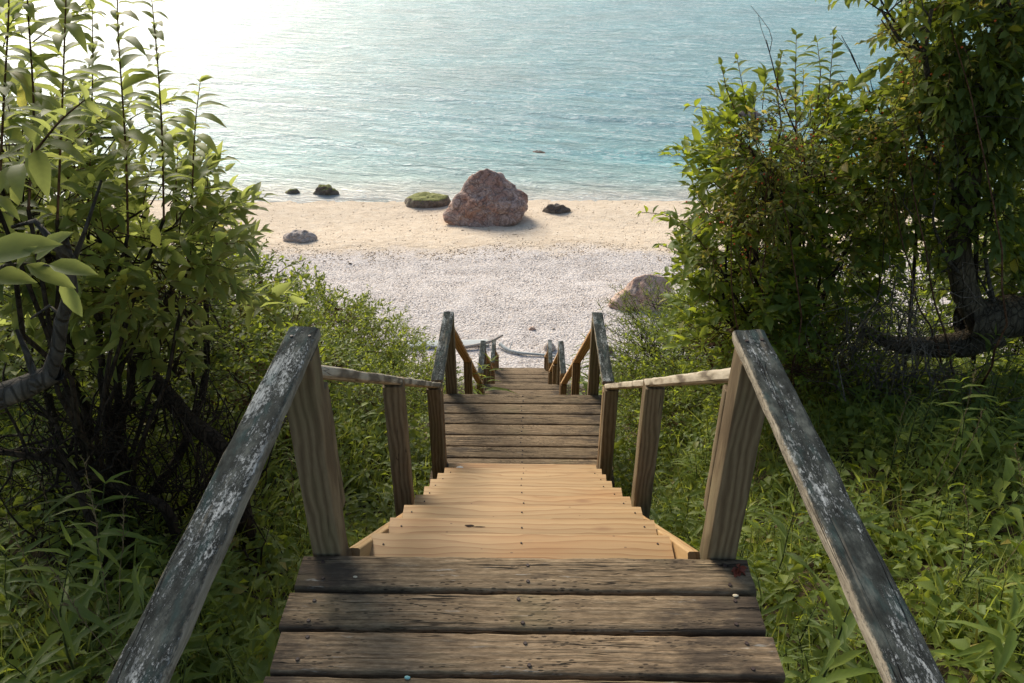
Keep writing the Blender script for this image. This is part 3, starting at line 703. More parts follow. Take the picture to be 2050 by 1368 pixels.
special('cherry_shrub','tall cherry shrub with upright leafy shoots rising before the bright sea at upper left','shrub',(-1.95,2.75),
 [(60,400,2.9,.40,.35,.36,70),(235,480,3.0,.46,.4,.24,90),(320,575,3.2,.40,.4,.28,75),(180,320,3.3,.42,.4,.26,34),(-80,160,2.9,.4,.4,.6,60),(395,510,3.6,.18,.25,.18,22),(100,620,3.3,.4,.4,.3,50)],
 [[(250,470,2.8),(246,300,2.8),(228,60,2.75),(226,-110,2.7)],
  [(322,440,2.9),(318,250,2.9),(306,90,2.85),(296,-5,2.8)],
  [(378,470,3.0),(380,330,3.0),(386,230,2.95),(394,165,2.9)],
  [(108,440,2.6),(116,250,2.6),(122,60,2.5),(128,-120,2.5)],
  [(50,420,2.5),(62,220,2.5),(48,30,2.4),(40,-120,2.4)],
  [(-10,420,2.5),(0,200,2.5),(10,20,2.4),(8,-100,2.4)],
  [(170,440,3.1),(176,280,3.1),(180,120,3.0),(178,20,3.0)],
  [(404,500,3.2),(408,430,3.2),(410,350,3.1)],[(350,500,3.2),(346,380,3.1),(350,300,3.1)],
  [(-60,420,2.0),(40,330,1.9),(110,240,1.8),(160,200,1.8)]],
 .108,.37,'cherry','redstem',droop=.75,space=.020)
# --- forked grey branch with big near leaves
def fork():
    bx,by=-1.75,1.35; e=empty('cherry_tree',(bx,by,gz(bx,by)),'grey forked branch with large pale leaves in the near left foreground','tree'); o=V3(e.location)
    tb=TB(); A=lambda *q:V3(at(*q))-o
    j=A(102,745,1.45)
    tb.tube(np.array([[0,0,-.1],[.02,0,.35],A(-330,900,1.4),A(-60,812,1.42),A(40,775,1.45),j]),.05,.022,10,.03)
    tb.tube(np.array([j-[.02,0,.01],A(104,700,1.45),A(112,640,1.44),A(132,580,1.43),A(126,535,1.42),A(120,500,1.42),A(114,476,1.41)]),.017,.010,9,.03)
    tb.tube(np.array([A(60,757,1.45),A(40,700,1.46),A(22,660,1.47)]),.009,.004,6)
    tb.tube(np.array([A(136,520,1.42),A(160,455,1.42),A(190,362,1.42)]),.006,.0025,5)
    tb.tube(np.array([A(122,520,1.42),A(90,480,1.42),A(58,442,1.42),A(12,455,1.42)]),.009,.004,6)
    tb.tube(np.array([A(112,635,1.44),A(88,612,1.44),A(50,638,1.44)]),.005,.002,5)
    tb.tube(np.array([A(-60,560,1.3),A(0,530,1.28),A(40,528,1.27),A(90,532,1.26)]),.004,.002,5)
    s=tb.mesh('branch'); s.materials.append(M['bark']); link('branch',s,None,e)
    lb=LB()
    L=[((85,530),(182,562),1.26,.5),((40,530),(135,588),1.26,.2),((-60,520),(105,492),1.28,.2),((-70,545),(60,575),1.3,.3),((20,540),(60,500),1.27,.1),
       ((110,560),(150,640),1.4,.3),((60,520),(130,470),1.35,.1)]
    P=np.array([A(a[0],a[1],Y) for a,b,Y,_ in L]); Q=np.array([A(b[0],b[1],Y-.02) for a,b,Y,_ in L])
    D=Q-P; lb.add(*leafset(P,D+[0,0,.02],UP+np.array([.1,-.6,0]),np.linalg.norm(D,axis=1),np.full(len(L),.36),np.full(len(L),.15),.18,5,'oval',rng.random(len(L))*.4))
    f=lb.mesh('foliage'); f.materials.append(M['cherry']); link('foliage',f,None,e)
fork()
# --- leaning dark trunk in the left thicket
def leaner(label,pts,r0,r1,name='bare_tree',twigs=14,mat='darkbark',tl=.5):
    p0=V3(at(*pts[-1])); bx,by=float(p0[0]),float(p0[1]); e=empty(name,(bx,by,gz(bx,by)),label,'tree'); o=V3(e.location)
    P=[V3(at(*q))-o for q in pts]; P.append(np.array([0,0,-.1])); P=np.array(P)[::-1]
    m=len(P); tt=np.linspace(0,m-1,m*4); S=np.stack([np.interp(tt,np.arange(m),P[:,j]) for j in range(3)],1)
    for _ in range(2): S[1:-1]=(S[:-2]+2*S[1:-1]+S[2:])/4
    tb=TB(); tb.tube(S,r0,r1,9,.04)
    for i in range(twigs):
        a=S[rng.integers(len(S)//3,len(S))]; b=a+norm(rng.standard_normal(3)+[0,0,.3])*tl*rng.uniform(.4,1)
        c=curve(a,b,7,.25,.12); tb.tube(c,.009,.003,4)
        for _ in range(2):
            q=c[rng.integers(2,6)]; tb.tube(curve(q,q+norm(rng.standard_normal(3))*tl*.4,5,.25,.1),.004,.0015,3)
    s=tb.mesh('trunk'); s.materials.append(M[mat]); link('trunk',s,None,e)
leaner('dark bare trunk leaning from the left thicket down towards the near left handrail',[(120,540,3.3),(220,650,3.2),(300,760,3.1),(380,850,3.0),(450,900,2.95)],.05,.03)
leaner('thin bare branch lying low across the shaded left bank',[(0,905,2.4),(120,925,2.5),(260,990,2.6),(330,1010,2.6)],.028,.012,twigs=10)
leaner('broken bare stem standing in the dead twigs at the left edge',[(60,800,2.6),(110,850,2.6),(130,930,2.5),(160,1000,2.4)],.02,.006,twigs=16)
# --- dead twig tangles
def tangle(label,px,py,Y,rx,rz,n,mat='palebark',name='dead_shrub'):
    c=V3(at(px,py,Y)); e=empty(name,(c[0],c[1],gz(c[0],c[1])),label,'dead shrub'); o=V3(e.location); c=c-o
    tb=TB()
    for i in range(n):
        a=np.array([rng.normal()*.1,rng.normal()*.1,0]); b=c+rng.standard_normal(3)*[rx*.6,rx*.5,rz*.6]
        cv=curve(a,b,9,.35,.16); tb.tube(cv,.007,.002,4)
        for _ in range(4):
            q=cv[rng.integers(3,9)]; tb.tube(curve(q,q+norm(rng.standard_normal(3)*[1,1,.7])*rng.uniform(.15,.4),6,.35,.14),.003,.0012,3)
    s=tb.mesh('twigs'); s.materials.append(M[mat]); link('twigs',s,None,e)
tangle('dead twiggy bush in the deep shade low on the left bank',120,900,2.7,.45,.3,34,'darkbark')
tangle('tangle of dark twigs behind the near left handrail',330,830,2.9,.4,.35,34,'darkbark')
tangle('pale dead twigs hanging below the leaning tree left of its bend',1820,600,4.3,.35,.30,30)
tangle('grey twig tangle under the big right bush behind the right handrail end',1690,640,4.6,.40,.25,34)
tangle('dark bare twigs between the right bush and the leaning tree',1700,400,5.0,.35,.5,26,'darkbark')
tangle('low grey dead twigs on the ground under the leaning trunk',1900,740,4.2,.5,.12,24)
# --- big right bush
special('cherry_shrub','big sunlit leafy bush on the right whose arching branch reaches over the sand','shrub',(2.0,4.9),
 [(1560,330,4.8,.50,.42,.50,150),(1640,400,5.0,.42,.4,.5,110),(1500,500,4.8,.42,.4,.35,110),(1480,610,4.7,.42,.4,.28,100),(1600,560,4.9,.5,.4,.4,110),(1720,420,5.1,.3,.35,.35,50)],
 [[(1500,330,4.7),(1490,210,4.7),(1472,120,4.7)],[(1500,300,4.7),(1440,225,4.7),(1378,212,4.65)],[(1590,300,4.8),(1588,180,4.8),(1590,70,4.8)],
  [(1650,320,4.8),(1655,190,4.8),(1665,70,4.8)],[(1620,300,4.9),(1640,150,4.9),(1632,85,4.9)],[(1460,400,4.7),(1420,360,4.7),(1400,320,4.7)],
  [(1440,540,4.6),(1380,460,4.6),(1330,430,4.55),(1282,425,4.5)],[(1440,560,4.6),(1370,510,4.6),(1315,490,4.55)],[(1460,460,4.7),(1410,420,4.65),(1385,385,4.6)],
  [(1480,250,4.8),(1450,180,4.8),(1440,130,4.8)],[(1560,250,4.8),(1550,170,4.8),(1560,110,4.8)],[(1700,320,4.9),(1710,250,4.9),(1700,190,4.9)],
  [(1430,600,4.6),(1370,560,4.6),(1340,560,4.6)]],
 .105,.42,'bush','redstem',droop=.65,space=.026,splen=.2)
# bare shoots sticking out of the bush
def bare(label,pts,base,r=.006,mat='darkbark'):
    o=np.array([base[0],base[1],gz(*base)]); e=empty('bare_branch',tuple(o),label,'branch'); tb=TB()
    P=np.array([[0,0,0]]+[V3(at(*q))-o for q in pts]); m=len(P); tt=np.linspace(0,m-1,m*4); S=np.stack([np.interp(tt,np.arange(m),P[:,j]) for j in range(3)],1)
    for _ in range(3): S[1:-1]=(S[:-2]+2*S[1:-1]+S[2:])/4
    tb.tube(S,r*1.6,r*.35,5)
    for i in range(5):
        q=S[-2-i*2]; d=norm(S[-1]-S[-6]+rng.standard_normal(3)*.35*np.linalg.norm(S[-1]-S[-6])); tb.tube(curve(q,q+d*rng.uniform(.15,.4),5,.1,.05),r*.5,r*.2,3)
    s=tb.mesh('stem'); s.materials.append(M[mat]); link('stem',s,None,e)
bare('bare dark twig rising over the top of the big right bush, left of its peak',[(1620,330,4.7),(1560,200,4.7),(1530,80,4.7)],(2.0,4.85))
bare('bare dark twig standing upright between the right bush and the leaning tree',[(1760,330,5.0),(1740,240,5.0),(1715,125,5.0)],(2.7,5.0))
bare('forked bare branch against the sea left of the leaning tree',[(1840,390,4.9),(1800,290,4.9),(1745,200,4.9),(1700,110,4.9)],(2.9,5.0),.009)
bare('curved bare branch crossing the sea at the top right',[(1960,140,4.6),(1880,120,4.6),(1800,70,4.6),(1735,-40,4.6)],(3.3,4.8),.011)
# --- climbing vine with orange berries on the right bush
def vine(label,ells,trail,base,n_b=160):
    e=empty('climbing_vine',(base[0],base[1],gz(*base)),label,'vine'); o=V3(e.location); lb=LB();tb=TB();P_=[]
    for (px,py,Y,rx,ry,rz,n) in ells:
        c=V3(at(px,py,Y)); P,D=crownpts(c,(rx,ry,rz),n,seed=px*.02,clump=.5); P_.append(P-o)
        tb.tube(curve([0,0,0],c-o,12,.15,.05),.009,.003,5)
        sprays(lb,tb,P-o,D+UP*.1+[0,-.4,0]+rng.standard_normal(P.shape)*.4,.14*rng.uniform(.7,1.3,len(P)),8,.042,.5,.35,ns=3)
    for tr in trail:
        pts=np.array([V3(at(*q))-o for q in tr]); shoot(lb,tb,pts,.0035,.05,.5,.02,.1,.3,3)
    f=lb.mesh('foliage'); f.materials.append(M['vine']); link('foliage',f,None,e)
    s=tb.mesh('stems'); s.materials.append(M['redstem']); link('stem',s,None,e)
    P=np.concatenate(P_); P=P[rng.integers(0,len(P),n_b)]+rng.standard_normal((n_b,3))*[.08,.08,.08]
    bmh=npmesh('berry',IV*.0065,IF); bmh.materials.append(M['berry'])
    for q in P: ob=link('berry',bmh,None,e); ob.location=tuple(q)
vine('yellow-green climbing vine with tiny orange berries covering the front of the big right bush',
 [(1540,300,4.35,.25,.15,.25,60),(1460,470,4.35,.22,.14,.28,60),(1590,250,4.5,.22,.15,.2,35),(1560,400,4.3,.3,.15,.2,50)],
 [[(1640,490,4.2),(1670,510,4.2),(1700,540,4.2),(1735,550,4.2)]],(1.75,4.4),90)
vine('leafy vine with red-orange specks hanging from the leaning tree',
 [(1800,260,4.5,.25,.2,.3,50),(1780,360,4.6,.25,.2,.25,45),(1900,60,4.4,.3,.2,.25,40)],
 [[(1900,470,4.3),(1860,500,4.3),(1850,560,4.3)],[(1760,40,4.5),(1820,130,4.5),(1830,220,4.5)]],(3.0,4.5),60)
# --- leaning tree on the right
def bigtree():
    e=empty('leaning_tree',(4.9,4.7,gz(4.9,4.7)),'old tree with a thick bent trunk and dark crown at the right edge','tree'); o=V3(e.location); A=lambda *q:V3(at(*q))-o
    def tb_tube(tb,pts,r0,r1,k=12,b=.04,n=5):
        P=np.array(pts); m=len(P); tt=np.linspace(0,m-1,m*n); S=np.stack([np.interp(tt,np.arange(m),P[:,j]) for j in range(3)],1)
        for _ in range(4): S[1:-1]=(S[:-2]+2*S[1:-1]+S[2:])/4
        tb.tube(S,r0,r1,k,b); return S
    tb=TB()
    J=A(1950,640,4.6)
    tb_tube(tb,[[0,0,-.2],[-.1,0,.5],A(2250,640,4.7),A(2120,625,4.65),A(2020,632,4.6),J+[.05,0,0],A(1925,640,4.6)],.17,.13,14,.05)
    tb_tube(tb,[A(1990,660,4.6),A(1930,690,4.6),A(1850,696,4.62),A(1780,688,4.7),A(1720,660,4.8)],.12,.03,12,.04)
    S=tb_tube(tb,[A(1960,650,4.6),A(1928,590,4.6),A(1914,500,4.62),A(1922,400,4.66),A(1950,310,4.7),A(1985,210,4.7),A(2005,80,4.7),A(2000,-80,4.7),A(1990,-250,4.7)],.088,.045,12,.05)
    s=tb.mesh('trunk'); s.materials.append(M['oldbark']); link('trunk',s,None,e)
    tb=TB(); brs=[]
    for pts,r in (([A(1945,330,4.68),A(1900,250,4.6),A(1860,190,4.5),A(1845,110,4.4),A(1860,20,4.3)],.03),([A(1985,215,4.7),A(1940,160,4.6),A(1880,110,4.5),A(1800,90,4.5),A(1760,20,4.5)],.022),
                  ([A(1925,400,4.65),A(1870,330,4.6),A(1830,250,4.6),A(1820,180,4.6)],.022),([A(1918,470,4.62),A(1980,400,4.7),A(2050,330,4.8),A(2120,280,4.9)],.04),
                  ([A(2000,100,4.7),A(2060,20,4.7),A(2120,-60,4.7)],.035),([A(1990,620,4.6),A(1975,560,4.6),A(1965,480,4.6),A(1990,400,4.6)],.018),
                  ([A(1930,560,4.6),A(1890,520,4.5),A(1860,440,4.5),A(1875,360,4.5)],.016),([A(2000,640,4.6),A(1960,560,4.7),A(1930,520,4.8)],.012)):
        S2=tb_tube(tb,pts,r,r*.3,7,.04); brs.append(S2)
        for i in range(6):
            q=S2[rng.integers(4,len(S2))]; tb.tube(curve(q,q+norm(rng.standard_normal(3))*rng.uniform(.2,.5),7,.3,.12),.006,.0018,4)
    s=tb.mesh('limbs'); s.materials.append(M['bark']); link('branch',s,None,e)
    lb=LB(); tb=TB()
    for (px,py,Y,rx,ry,rz,n) in [(2000,130,4.75,.42,.45,.45,150),(1900,60,4.7,.30,.35,.28,70),(1880,230,4.8,.30,.35,.30,90),(1830,330,4.8,.22,.3,.22,50),(2020,330,4.9,.35,.4,.35,100),
                                 (2060,480,4.9,.28,.35,.28,60),(2080,-60,4.7,.7,.6,.5,150),(1940,-120,4.7,.6,.6,.45,120),(1790,440,4.9,.2,.25,.2,30),(2250,200,4.9,.5,.6,.9,160),(1990,430,4.5,.22,.2,.2,30),(1860,420,4.9,.26,.3,.25,60),(1970,520,5.0,.30,.3,.22,60),(2060,560,4.8,.25,.3,.2,40),(1900,160,4.6,.28,.3,.25,60),(1980,240,4.5,.3,.2,.3,60)]:
        c=V3(at(px,py,Y))-o; P,D=crownpts(c,(rx,ry,rz),n,seed=px*.013,clump=.6)
        sprays(lb,tb,P,D*np.array([1,1,.3])+rng.standard_normal(P.shape)*.35,.2*rng.uniform(.7,1.3,len(P)),9,.088,.48,.5,ns=4,lift=-.1)
    f=lb.mesh('crown'); f.materials.append(M['dark']); link('crown',f,None,e)
    s=tb.mesh('twigs'); s.materials.append(M['darkbark']); link('twig',s,None,e)
bigtree()
# --- individual wild plants
def herb_meshes(h,n,Ls,Wr,droop,k=1,up=.35,shape='lance',mat='lance'):
    lb=LB();tb=TB()
    for i in range(k):
        a=rng.uniform(0,6.28); b0=np.array([rng.normal()*.03,rng.normal()*.03,-.03]); hh=h*rng.uniform(.75,1.1)
        p1=b0+np.array([math.cos(a)*.16*hh,math.sin(a)*.16*hh,hh]); cv=curve(b0,p1,8,.10,.02)
        shoot(lb,tb,cv,.0042,Ls,Wr,hh/n,.12,droop,4,up,shape,5)
    f=lb.mesh('leaves'); f.materials.append(M[mat]); s=tb.mesh('stem'); s.materials.append(M['greenstem']); return f,s
HERB=[herb_meshes(.50,18,.165,.16,.45),herb_meshes(.42,20,.135,.18,.5,2),herb_meshes(.60,22,.16,.14,.5),herb_meshes(.34,26,.075,.13,.3,3,.5),herb_meshes(.38,13,.15,.24,.6,2),herb_meshes(.45,34,.06,.10,.2,3,.6,'lance','juniper')]
WEED=[herb_meshes(.22,9,.075,.62,.35,4,.3,'oval','bush'),herb_meshes(.18,8,.06,.7,.3,5,.3,'oval','lance'),herb_meshes(.30,12,.07,.5,.4,3,.3,'oval','bush')]
def scatter(protos,n,x0,x1,y0,y1,name,label,cat,group,smin=.75,smax=1.25,mind=.11):
    pts=[];tries=0
    while len(pts)<n and tries<n*60:
        tries+=1
        x=random.uniform(x0,x1);y=random.uniform(y0,y1)
        lim=.74 if y<1.8 else .66
        if abs(x)<lim:continue
        if any((x-a)**2+(y-b)**2<mind**2 for a,b in pts):continue
        if math.hypot(x,y)<.85 and y<1.3 and abs(x)<.9:continue
        pts.append((x,y))
        e=empty(name,(x,y,gz(x,y)-.01),label,cat,group,random.uniform(0,6.28),random.uniform(smin,smax))
        e.rotation_euler.x=random.uniform(-.15,.15); e.rotation_euler.y=random.uniform(-.15,.15)
        f,s=random.choice(protos); link('leaves',f,None,e); link('stem',s,None,e)
G1='narrow-leaved wild plants right of the stairs';G2='narrow-leaved wild plants left of the stairs';G3='broad-leaved weeds right of the stairs';G4='broad-leaved weeds left of the stairs'
scatter(HERB,150,.76,3.6,.7,4.6,'wild_plant','upright wild plant with narrow green leaves growing right of the stairs','plant',G1)
scatter(HERB,85,-2.6,-.76,.7,4.4,'wild_plant','upright wild plant with narrow green leaves growing left of the stairs','plant',G2,.7,1.15)
scatter(WEED,125,.74,3.4,.6,4.6,'weed','low broad-leaved weed growing in the undergrowth right of the stairs','weed',G3)
scatter(WEED,90,-2.6,-.74,.6,5.0,'weed','low broad-leaved weed growing in the undergrowth left of the stairs','weed',G4)
for px,py,Y,l,sc_ in ((1150,690,11.6,'leafy upright sprig right of the third landing',1.5),(1112,672,13.2,'smallest leafy sprig standing beside the lowest right handrail',1.5),(948,712,9.0,'bright sprig under the left handrail of the second flight',1.5),(1170,700,10.4,'leafy plant beside the right handrail of the second flight',1.5),(960,730,8.0,'narrow-leaved plant touching the left handrail of the second flight',1.3),(1140,735,8.4,'narrow-leaved plant under the right handrail of the second flight',1.3)):
    p=at(px,py,Y); x=math.copysign(max(abs(p.x),.80),p.x); e=empty('wild_plant',(x,Y,gz(x,Y)),l,'plant',None,1.0,max(.6,(p.z-gz(x,Y))/.6)); f,s_=HERB[2]; link('leaves',f,None,e); link('stem',s_,None,e)
for px,py,Y,l in ((60,1150,1.75,'large lance-leaved plant at the bottom left corner'),(210,1240,1.6,'lance-leaved plant just left of the near left handrail'),(330,1160,1.9,'lance-leaved plant rising behind the near left handrail'),(120,1050,2.1,'lance-leaved plant at the edge of the left shade'),(1750,1010,2.6,'tall lance-leaved plant standing out of the right undergrowth'),(1870,860,3.2,'tallest lance-leaved plant right of the near right handrail'),(1960,1240,1.7,'lance-leaved plant in the bottom right corner'),(1650,1250,1.55,'lance-leaved plant between the deck and the near right handrail')):
    p=at(px,py,Y); x=p.x; e=empty('wild_plant',(x,Y,gz(x,Y)),l,'plant',None,random.uniform(0,6),max(.75,min(1.5,(p.z-gz(x,Y))/.5+.25))); f,s_=HERB[0 if px%20 else 2]; link('leaves',f,None,e); link('stem',s_,None,e)
# dry stalks
def dry_mesh():
    tb=TB(); cv=curve([0,0,0],[rng.normal()*.08,rng.normal()*.08,.75],9,.06,.02); tb.tube(cv,.0022,.0009,4)
    for i in range(16):
        q=cv[-1]-(cv[-1]-cv[-3])*i/16*1.2; tb.tube(np.array([q,q+[rng.normal()*.008,rng.normal()*.008,.018]]),.0025,.001,3)
    m=tb.mesh('stalk'); m.materials.append(M['dry']); return m
DRY=[dry_mesh() for _ in range(3)]
for i in range(44):
    s=-1 if i%2 else 1
    x=s*random.uniform(.95,2.4) if s<0 else random.uniform(1.1,3.2); y=random.uniform(1.3,3.6)
    o=link('dry_grass_stalk',random.choice(DRY)); o.location=(x,y,gz(x,y)); o.rotation_euler=(random.uniform(-.3,.3),random.uniform(-.35,.35),random.uniform(0,6))
    o.scale=(1,1,random.uniform(.7,1.1))
    tag(o,'thin straw-coloured seed stalk standing among the plants %s of the stairs'%('left' if s<0 else 'right'),'grass stalk','dry seed stalks %s of the stairs'%('left' if s<0 else 'right'))
# --- grass and ground cover (stuff)
def zone(n,x0,x1,y0,y1,lim=.70):
    x=rng.uniform(x0,x1,n);y=rng.uniform(y0,y1,n); k=np.abs(x)>lim; return x[k],y[k]
def grass(n,x0,x1,y0,y1,lo,hi,wr,name,label,mat,lim=.70):
    x,y=zone(n,x0,x1,y0,y1,lim)
    cl=np.array([noise.noise(Vector((a*1.4,b*1.4,4))) for a,b in zip(x,y)]); k=cl+rng.normal(size=len(x))*.25>-.12; x,y=x[k],y[k]; m=len(x)
    P=np.stack([x,y,groundz(x,y)-.01],1); D=rng.standard_normal((m,3))*[.42,.42,.12]+UP
    N=rng.standard_normal((m,3)); L=rng.uniform(lo,hi,m)
    lb=LB(); lb.add(*leafset(P,D,np.where((N*UP).sum(1,keepdims=True)<0,-N,N),L,np.full(m,wr)*rng.uniform(.7,1.3,m),rng.uniform(.1,1.0,m),.12,4,'lance'))
    tag(link(name,lb.mesh(name),M[mat]),label,'grass',kind='stuff')
grass(60000,-3.2,4.2,.3,5.5,.10,.34,.028,'grass','fine green grass growing between the plants on both sides of the stairs','grass')
def cover(n,x0,x1,y0,y1,h,Ls,name,label,mat,lim=.68):
    x,y=zone(n,x0,x1,y0,y1,lim); m=len(x)
    P=np.stack([x,y,groundz(x,y)+rng.random(m)**1.5*h],1); a=rng.uniform(0,6.28,m)
    D=np.stack([np.cos(a),np.sin(a),rng.normal(size=m)*.3],1)
    lb=LB(); lb.add(*leafset(P,D,UP+rng.standard_normal((m,3))*.4,Ls*rng.uniform(.6,1.4,m),np.full(m,.6)*rng.uniform(.7,1.2,m),.3*np.ones(m),.2,4 if n<40000 else 3))
    tag(link(name,lb.mesh(name),M[mat]),label,'ground cover',kind='stuff')
cover(46000,-3.5,4.5,.2,6.0,.22,.065,'ground_cover','low creeping leaves covering the soil beside the stairs','bush')
cover(36000,-9,10,5.0,16.2,.45,.075,'bank_undergrowth','dense leafy undergrowth on the slope beside the lower stairs','bush',.80)
# --- far off-camera sides of the bank stay wooded
for i,(x,y,k) in enumerate([(-4.6,6.5,'cherryB'),(-5.5,8.5,'darkA'),(-4.2,9.5,'bushA'),(-3.2,11.5,'bushB'),(-6.5,11.5,'darkB'),(5.2,8.0,'darkA'),(3.6,9.8,'bushC'),(6.6,10.5,'bushA'),(4.6,12.4,'darkB'),(3.0,12.8,'bushB'),(-1.9,11.0,'bushC'),(2.0,10.6,'bushA')]):
    shrub(k,x,y,random.uniform(.8,1.1),'shrub',['wide cherry shrub on the left bank behind the tall shoots','dark shrub low on the far left bank','green shrub half way down the left bank','shrub near the bottom of the left bank beside the shingle','darkest shrub at the foot of the left bank','dark shrub on the right bank behind the leaning tree','low shrub on the right bank below the feathery evergreens','green shrub far down the right bank','dark shrub at the foot of the right bank','shrub beside the shingle at the foot of the right bank','low shrub beside the third landing on the left','low shrub beside the third landing on the right'][i],'shrub')
# ------------------------------------------------------------------ boulders and beach things
def hull_planes(pts,c):
    bm=bmesh.new(); vs=[bm.verts.new(p) for p in pts]; bmesh.ops.convex_hull(bm,input=vs)
    bm.normal_update(); out=[]; c=Vector(c)
    for f in bm.faces:
        n=f.normal.copy(); d=(f.verts[0].co-c).dot(n)
        if d<0:n=-n;d=-d
        if d>1e-4: out.append((n[:],d))
    bm.free(); return np.array([o[0] for o in out]),np.array([o[1] for o in out])
def rock(name,label,loc,pts,c,mat,sub=5,amp=.10,fr=1.0,seed=0,rz=0,soft=36,cat='boulder',group=None):
    N,d=hull_planes(pts,c)
    bm=bmesh.new(); bmesh.ops.create_icosphere(bm,subdivisions=sub,radius=1)
    size=max(Vector(p).length for p in pts)
    for v in bm.verts:
        u=np.array(v.co[:]); k=np.maximum(N@u,1e-3)/d
        r=1/(np.power(np.power(k,soft).sum(),1/soft))
        p=Vector(u*r); q=p*fr/size*1.6+Vector((seed*9.1,seed*3.3,seed))
        w=noise.noise_vector(q)*.5
        rd=1-abs(noise.noise(q*1.5+w))*2
        n2=noise.noise(q*3.4+w); cell=noise.cell(q*2.2+w*1.6)
        n3=noise.turbulence(q*6,4,False)
        strat=math.sin((q.z*6+q.x*1.6)+4*noise.noise(q*1.3))
        ax=Vector(loc)*.37
        v1=noise.voronoi(q*1.3+w*.5+ax,distance_metric='DISTANCE')[0]; v2=noise.voronoi(q*3.1+w+ax)[0]
        disp=amp*size*(2.1*(v1[1]-v1[0])-1.0+.6*(v2[1]-v2[0])-.3+.25*rd+.22*n2+.16*(n3-.6)+.14*strat)
        v.co=Vector(c)+p+Vector(u)*disp
    me=bpy.data.meshes.new(name); bm.to_mesh(me); bm.free()
    for p in me.polygons:p.use_smooth=True
    me.materials.append(mat)
    o=link(name,me); o.location=loc; o.rotation_euler.z=rz; tag(o,label,cat,group); return o
BP=[(-1.50,-.25,0.30),(-1.30,-.65,.12),(-1.15,-.5,-.35),(-.3,-.55,-.35),(-.3,-.82,.15),(.45,-1.0,-.05),(.5,-.75,-.35),(1.0,-1.0,.2),(.9,-.5,-.4),(1.45,-.6,.42),(1.62,-.1,.62),(-1.42,-.15,.5),(-1.05,-.1,1.05),(-.70,.1,1.6),(-.35,.2,1.98),(.0,.2,2.12),(.42,.25,2.05),(.72,.3,1.72),(1.0,.3,1.3),(1.45,.15,1.02),(-1,1,.3),(0,1.2,.8),(1,1.1,.3),(0,1.1,-.3),(-.25,-.35,1.35),(.35,-.5,1.2),(.75,-.85,.75),(1.25,-.6,.8),(1.0,.9,-.3),(-1.0,.8,-.3)]
def gp(px,py):
    z=.6
    for _ in range(6):
        p=on_h(px,py,z); z=gz(p.x,p.y)
    return on_h(px,py,z)
p=gp(970,452); rock('boulder','huge red-brown fissured boulder standing on the sand at the water edge',(p.x,p.y+.75,gz(p.x,p.y)-.05),[(b[0]*1.14,b[1]*1.1,b[2]*.98) for b in BP],(0,.1,.7),M['redrock'],6,.062,1.15,1.3)
def simple(w,d_,h,k=10,seed=1):
    r=random.Random(seed); P=[]
    for i in range(k):
        a=i/k*6.28+r.uniform(-.2,.2); P.append((math.cos(a)*w/2*r.uniform(.8,1),math.sin(a)*d_/2*r.uniform(.8,1),-.1*h))
        a+=.3; P.append((math.cos(a)*w/2*r.uniform(.75,1),math.sin(a)*d_/2*r.uniform(.75,1),h*.35))
        if seed==3: P.append((math.cos(a)*w/2*r.uniform(.72,.9),math.sin(a)*d_/2*r.uniform(.7,.9),h*r.uniform(.75,.95)))
    for i in range(5):
        a=i/5*6.28+r.uniform(-.4,.4); P.append((math.cos(a)*w*.27*r.uniform(.6,1.1),math.sin(a)*d_*.27,h*r.uniform(.85,1.02)))
    return P
def rk(px,py,w,h,mat,label,seed,d_=None,amp=.09,name='boulder',cat='boulder',sub=5,wz=None,rz=0):
    p=gp(px,py) if wz is None else on_h(px,py,wz); z=gz(p.x,p.y) if wz is None else wz-.12
    d_=d_ or w*.8
    return rock(name,label,(p.x,p.y+d_*.4,z-.04),simple(w,d_,h,10,seed),(0,0,h*.35),mat,sub,amp,1.1,seed,rz,cat=cat)
rk(854,417,2.3,.44,M['mossrock'],'flat boulder topped with yellow-green moss left of the huge boulder',3,1.2,.05)
rk(1112,428,1.35,.36,M['greyrock'],'low dark double-humped boulder on the sand right of the huge boulder',5,.6,.08)
rk(650,392,1.45,.58,M['mossrock'],'dark pointed boulder in the shallow water on the left',7,.6,.08,wz=0.0)
rk(583,389,.85,.36,M['mossrock'],'small rounded mossy boulder in the shallows, leftmost of the water-edge rocks',8,.4,.06,wz=0.0)
rk(596,486,1.5,.40,M['palerock'],'pale rounded boulder on the sand beside the left thicket',9,.7,.07)
p=gp(1278,622); rock('boulder','pink wedge-shaped boulder on the shingle beside the feathery evergreens',(p.x,p.y+.5,gz(p.x,p.y)-.03),[(-.98,-.3,0),(-.9,-.1,.12),(-.5,-.6,-.1),(.9,-.6,-.1),(1.1,.4,0),(-.5,.5,0),(-.35,-.25,.62),(-.1,.05,.92),(.3,.1,1.0),(.75,.1,.92),(1.05,-.1,.5),(.2,-.5,.5)],(.1,0,.4),M['pinkrock'],5,.055,1.0,4.2)
rk(1077,307,1.05,.17,M['greyrock'],'low dark rock just breaking the sea surface',12,.8,.08,wz=0.02)
rk(1492,236,2.3,.65,M['redrock'],'reddish-brown rock in the sea behind the top of the right bush',13,1.4,.08,wz=0.0)
rk(1720,478,1.2,.42,M['palerock'],'pale boulder on the sand seen through the right bush',14,.8,.06)
rk(1745,425,1.6,.45,M['greyrock'],'dark grey boulder on the sand farther behind the right bush',15,.9,.08)
rk(1965,468,1.0,.5,M['pinkrock'],'pink boulder on the beach seen past the leaning trunk',16,.8,.07)
rk(1065,662,.24,.13,M['pinkrock'],'small peach-coloured stone alone on the shingle',17,.2,.06,'stone','stone',4)
rk(1100,705,.42,.26,M['palerock'],'rounded cream stone beside the lowest right handrail',18,.35,.04,'stone','stone',4)
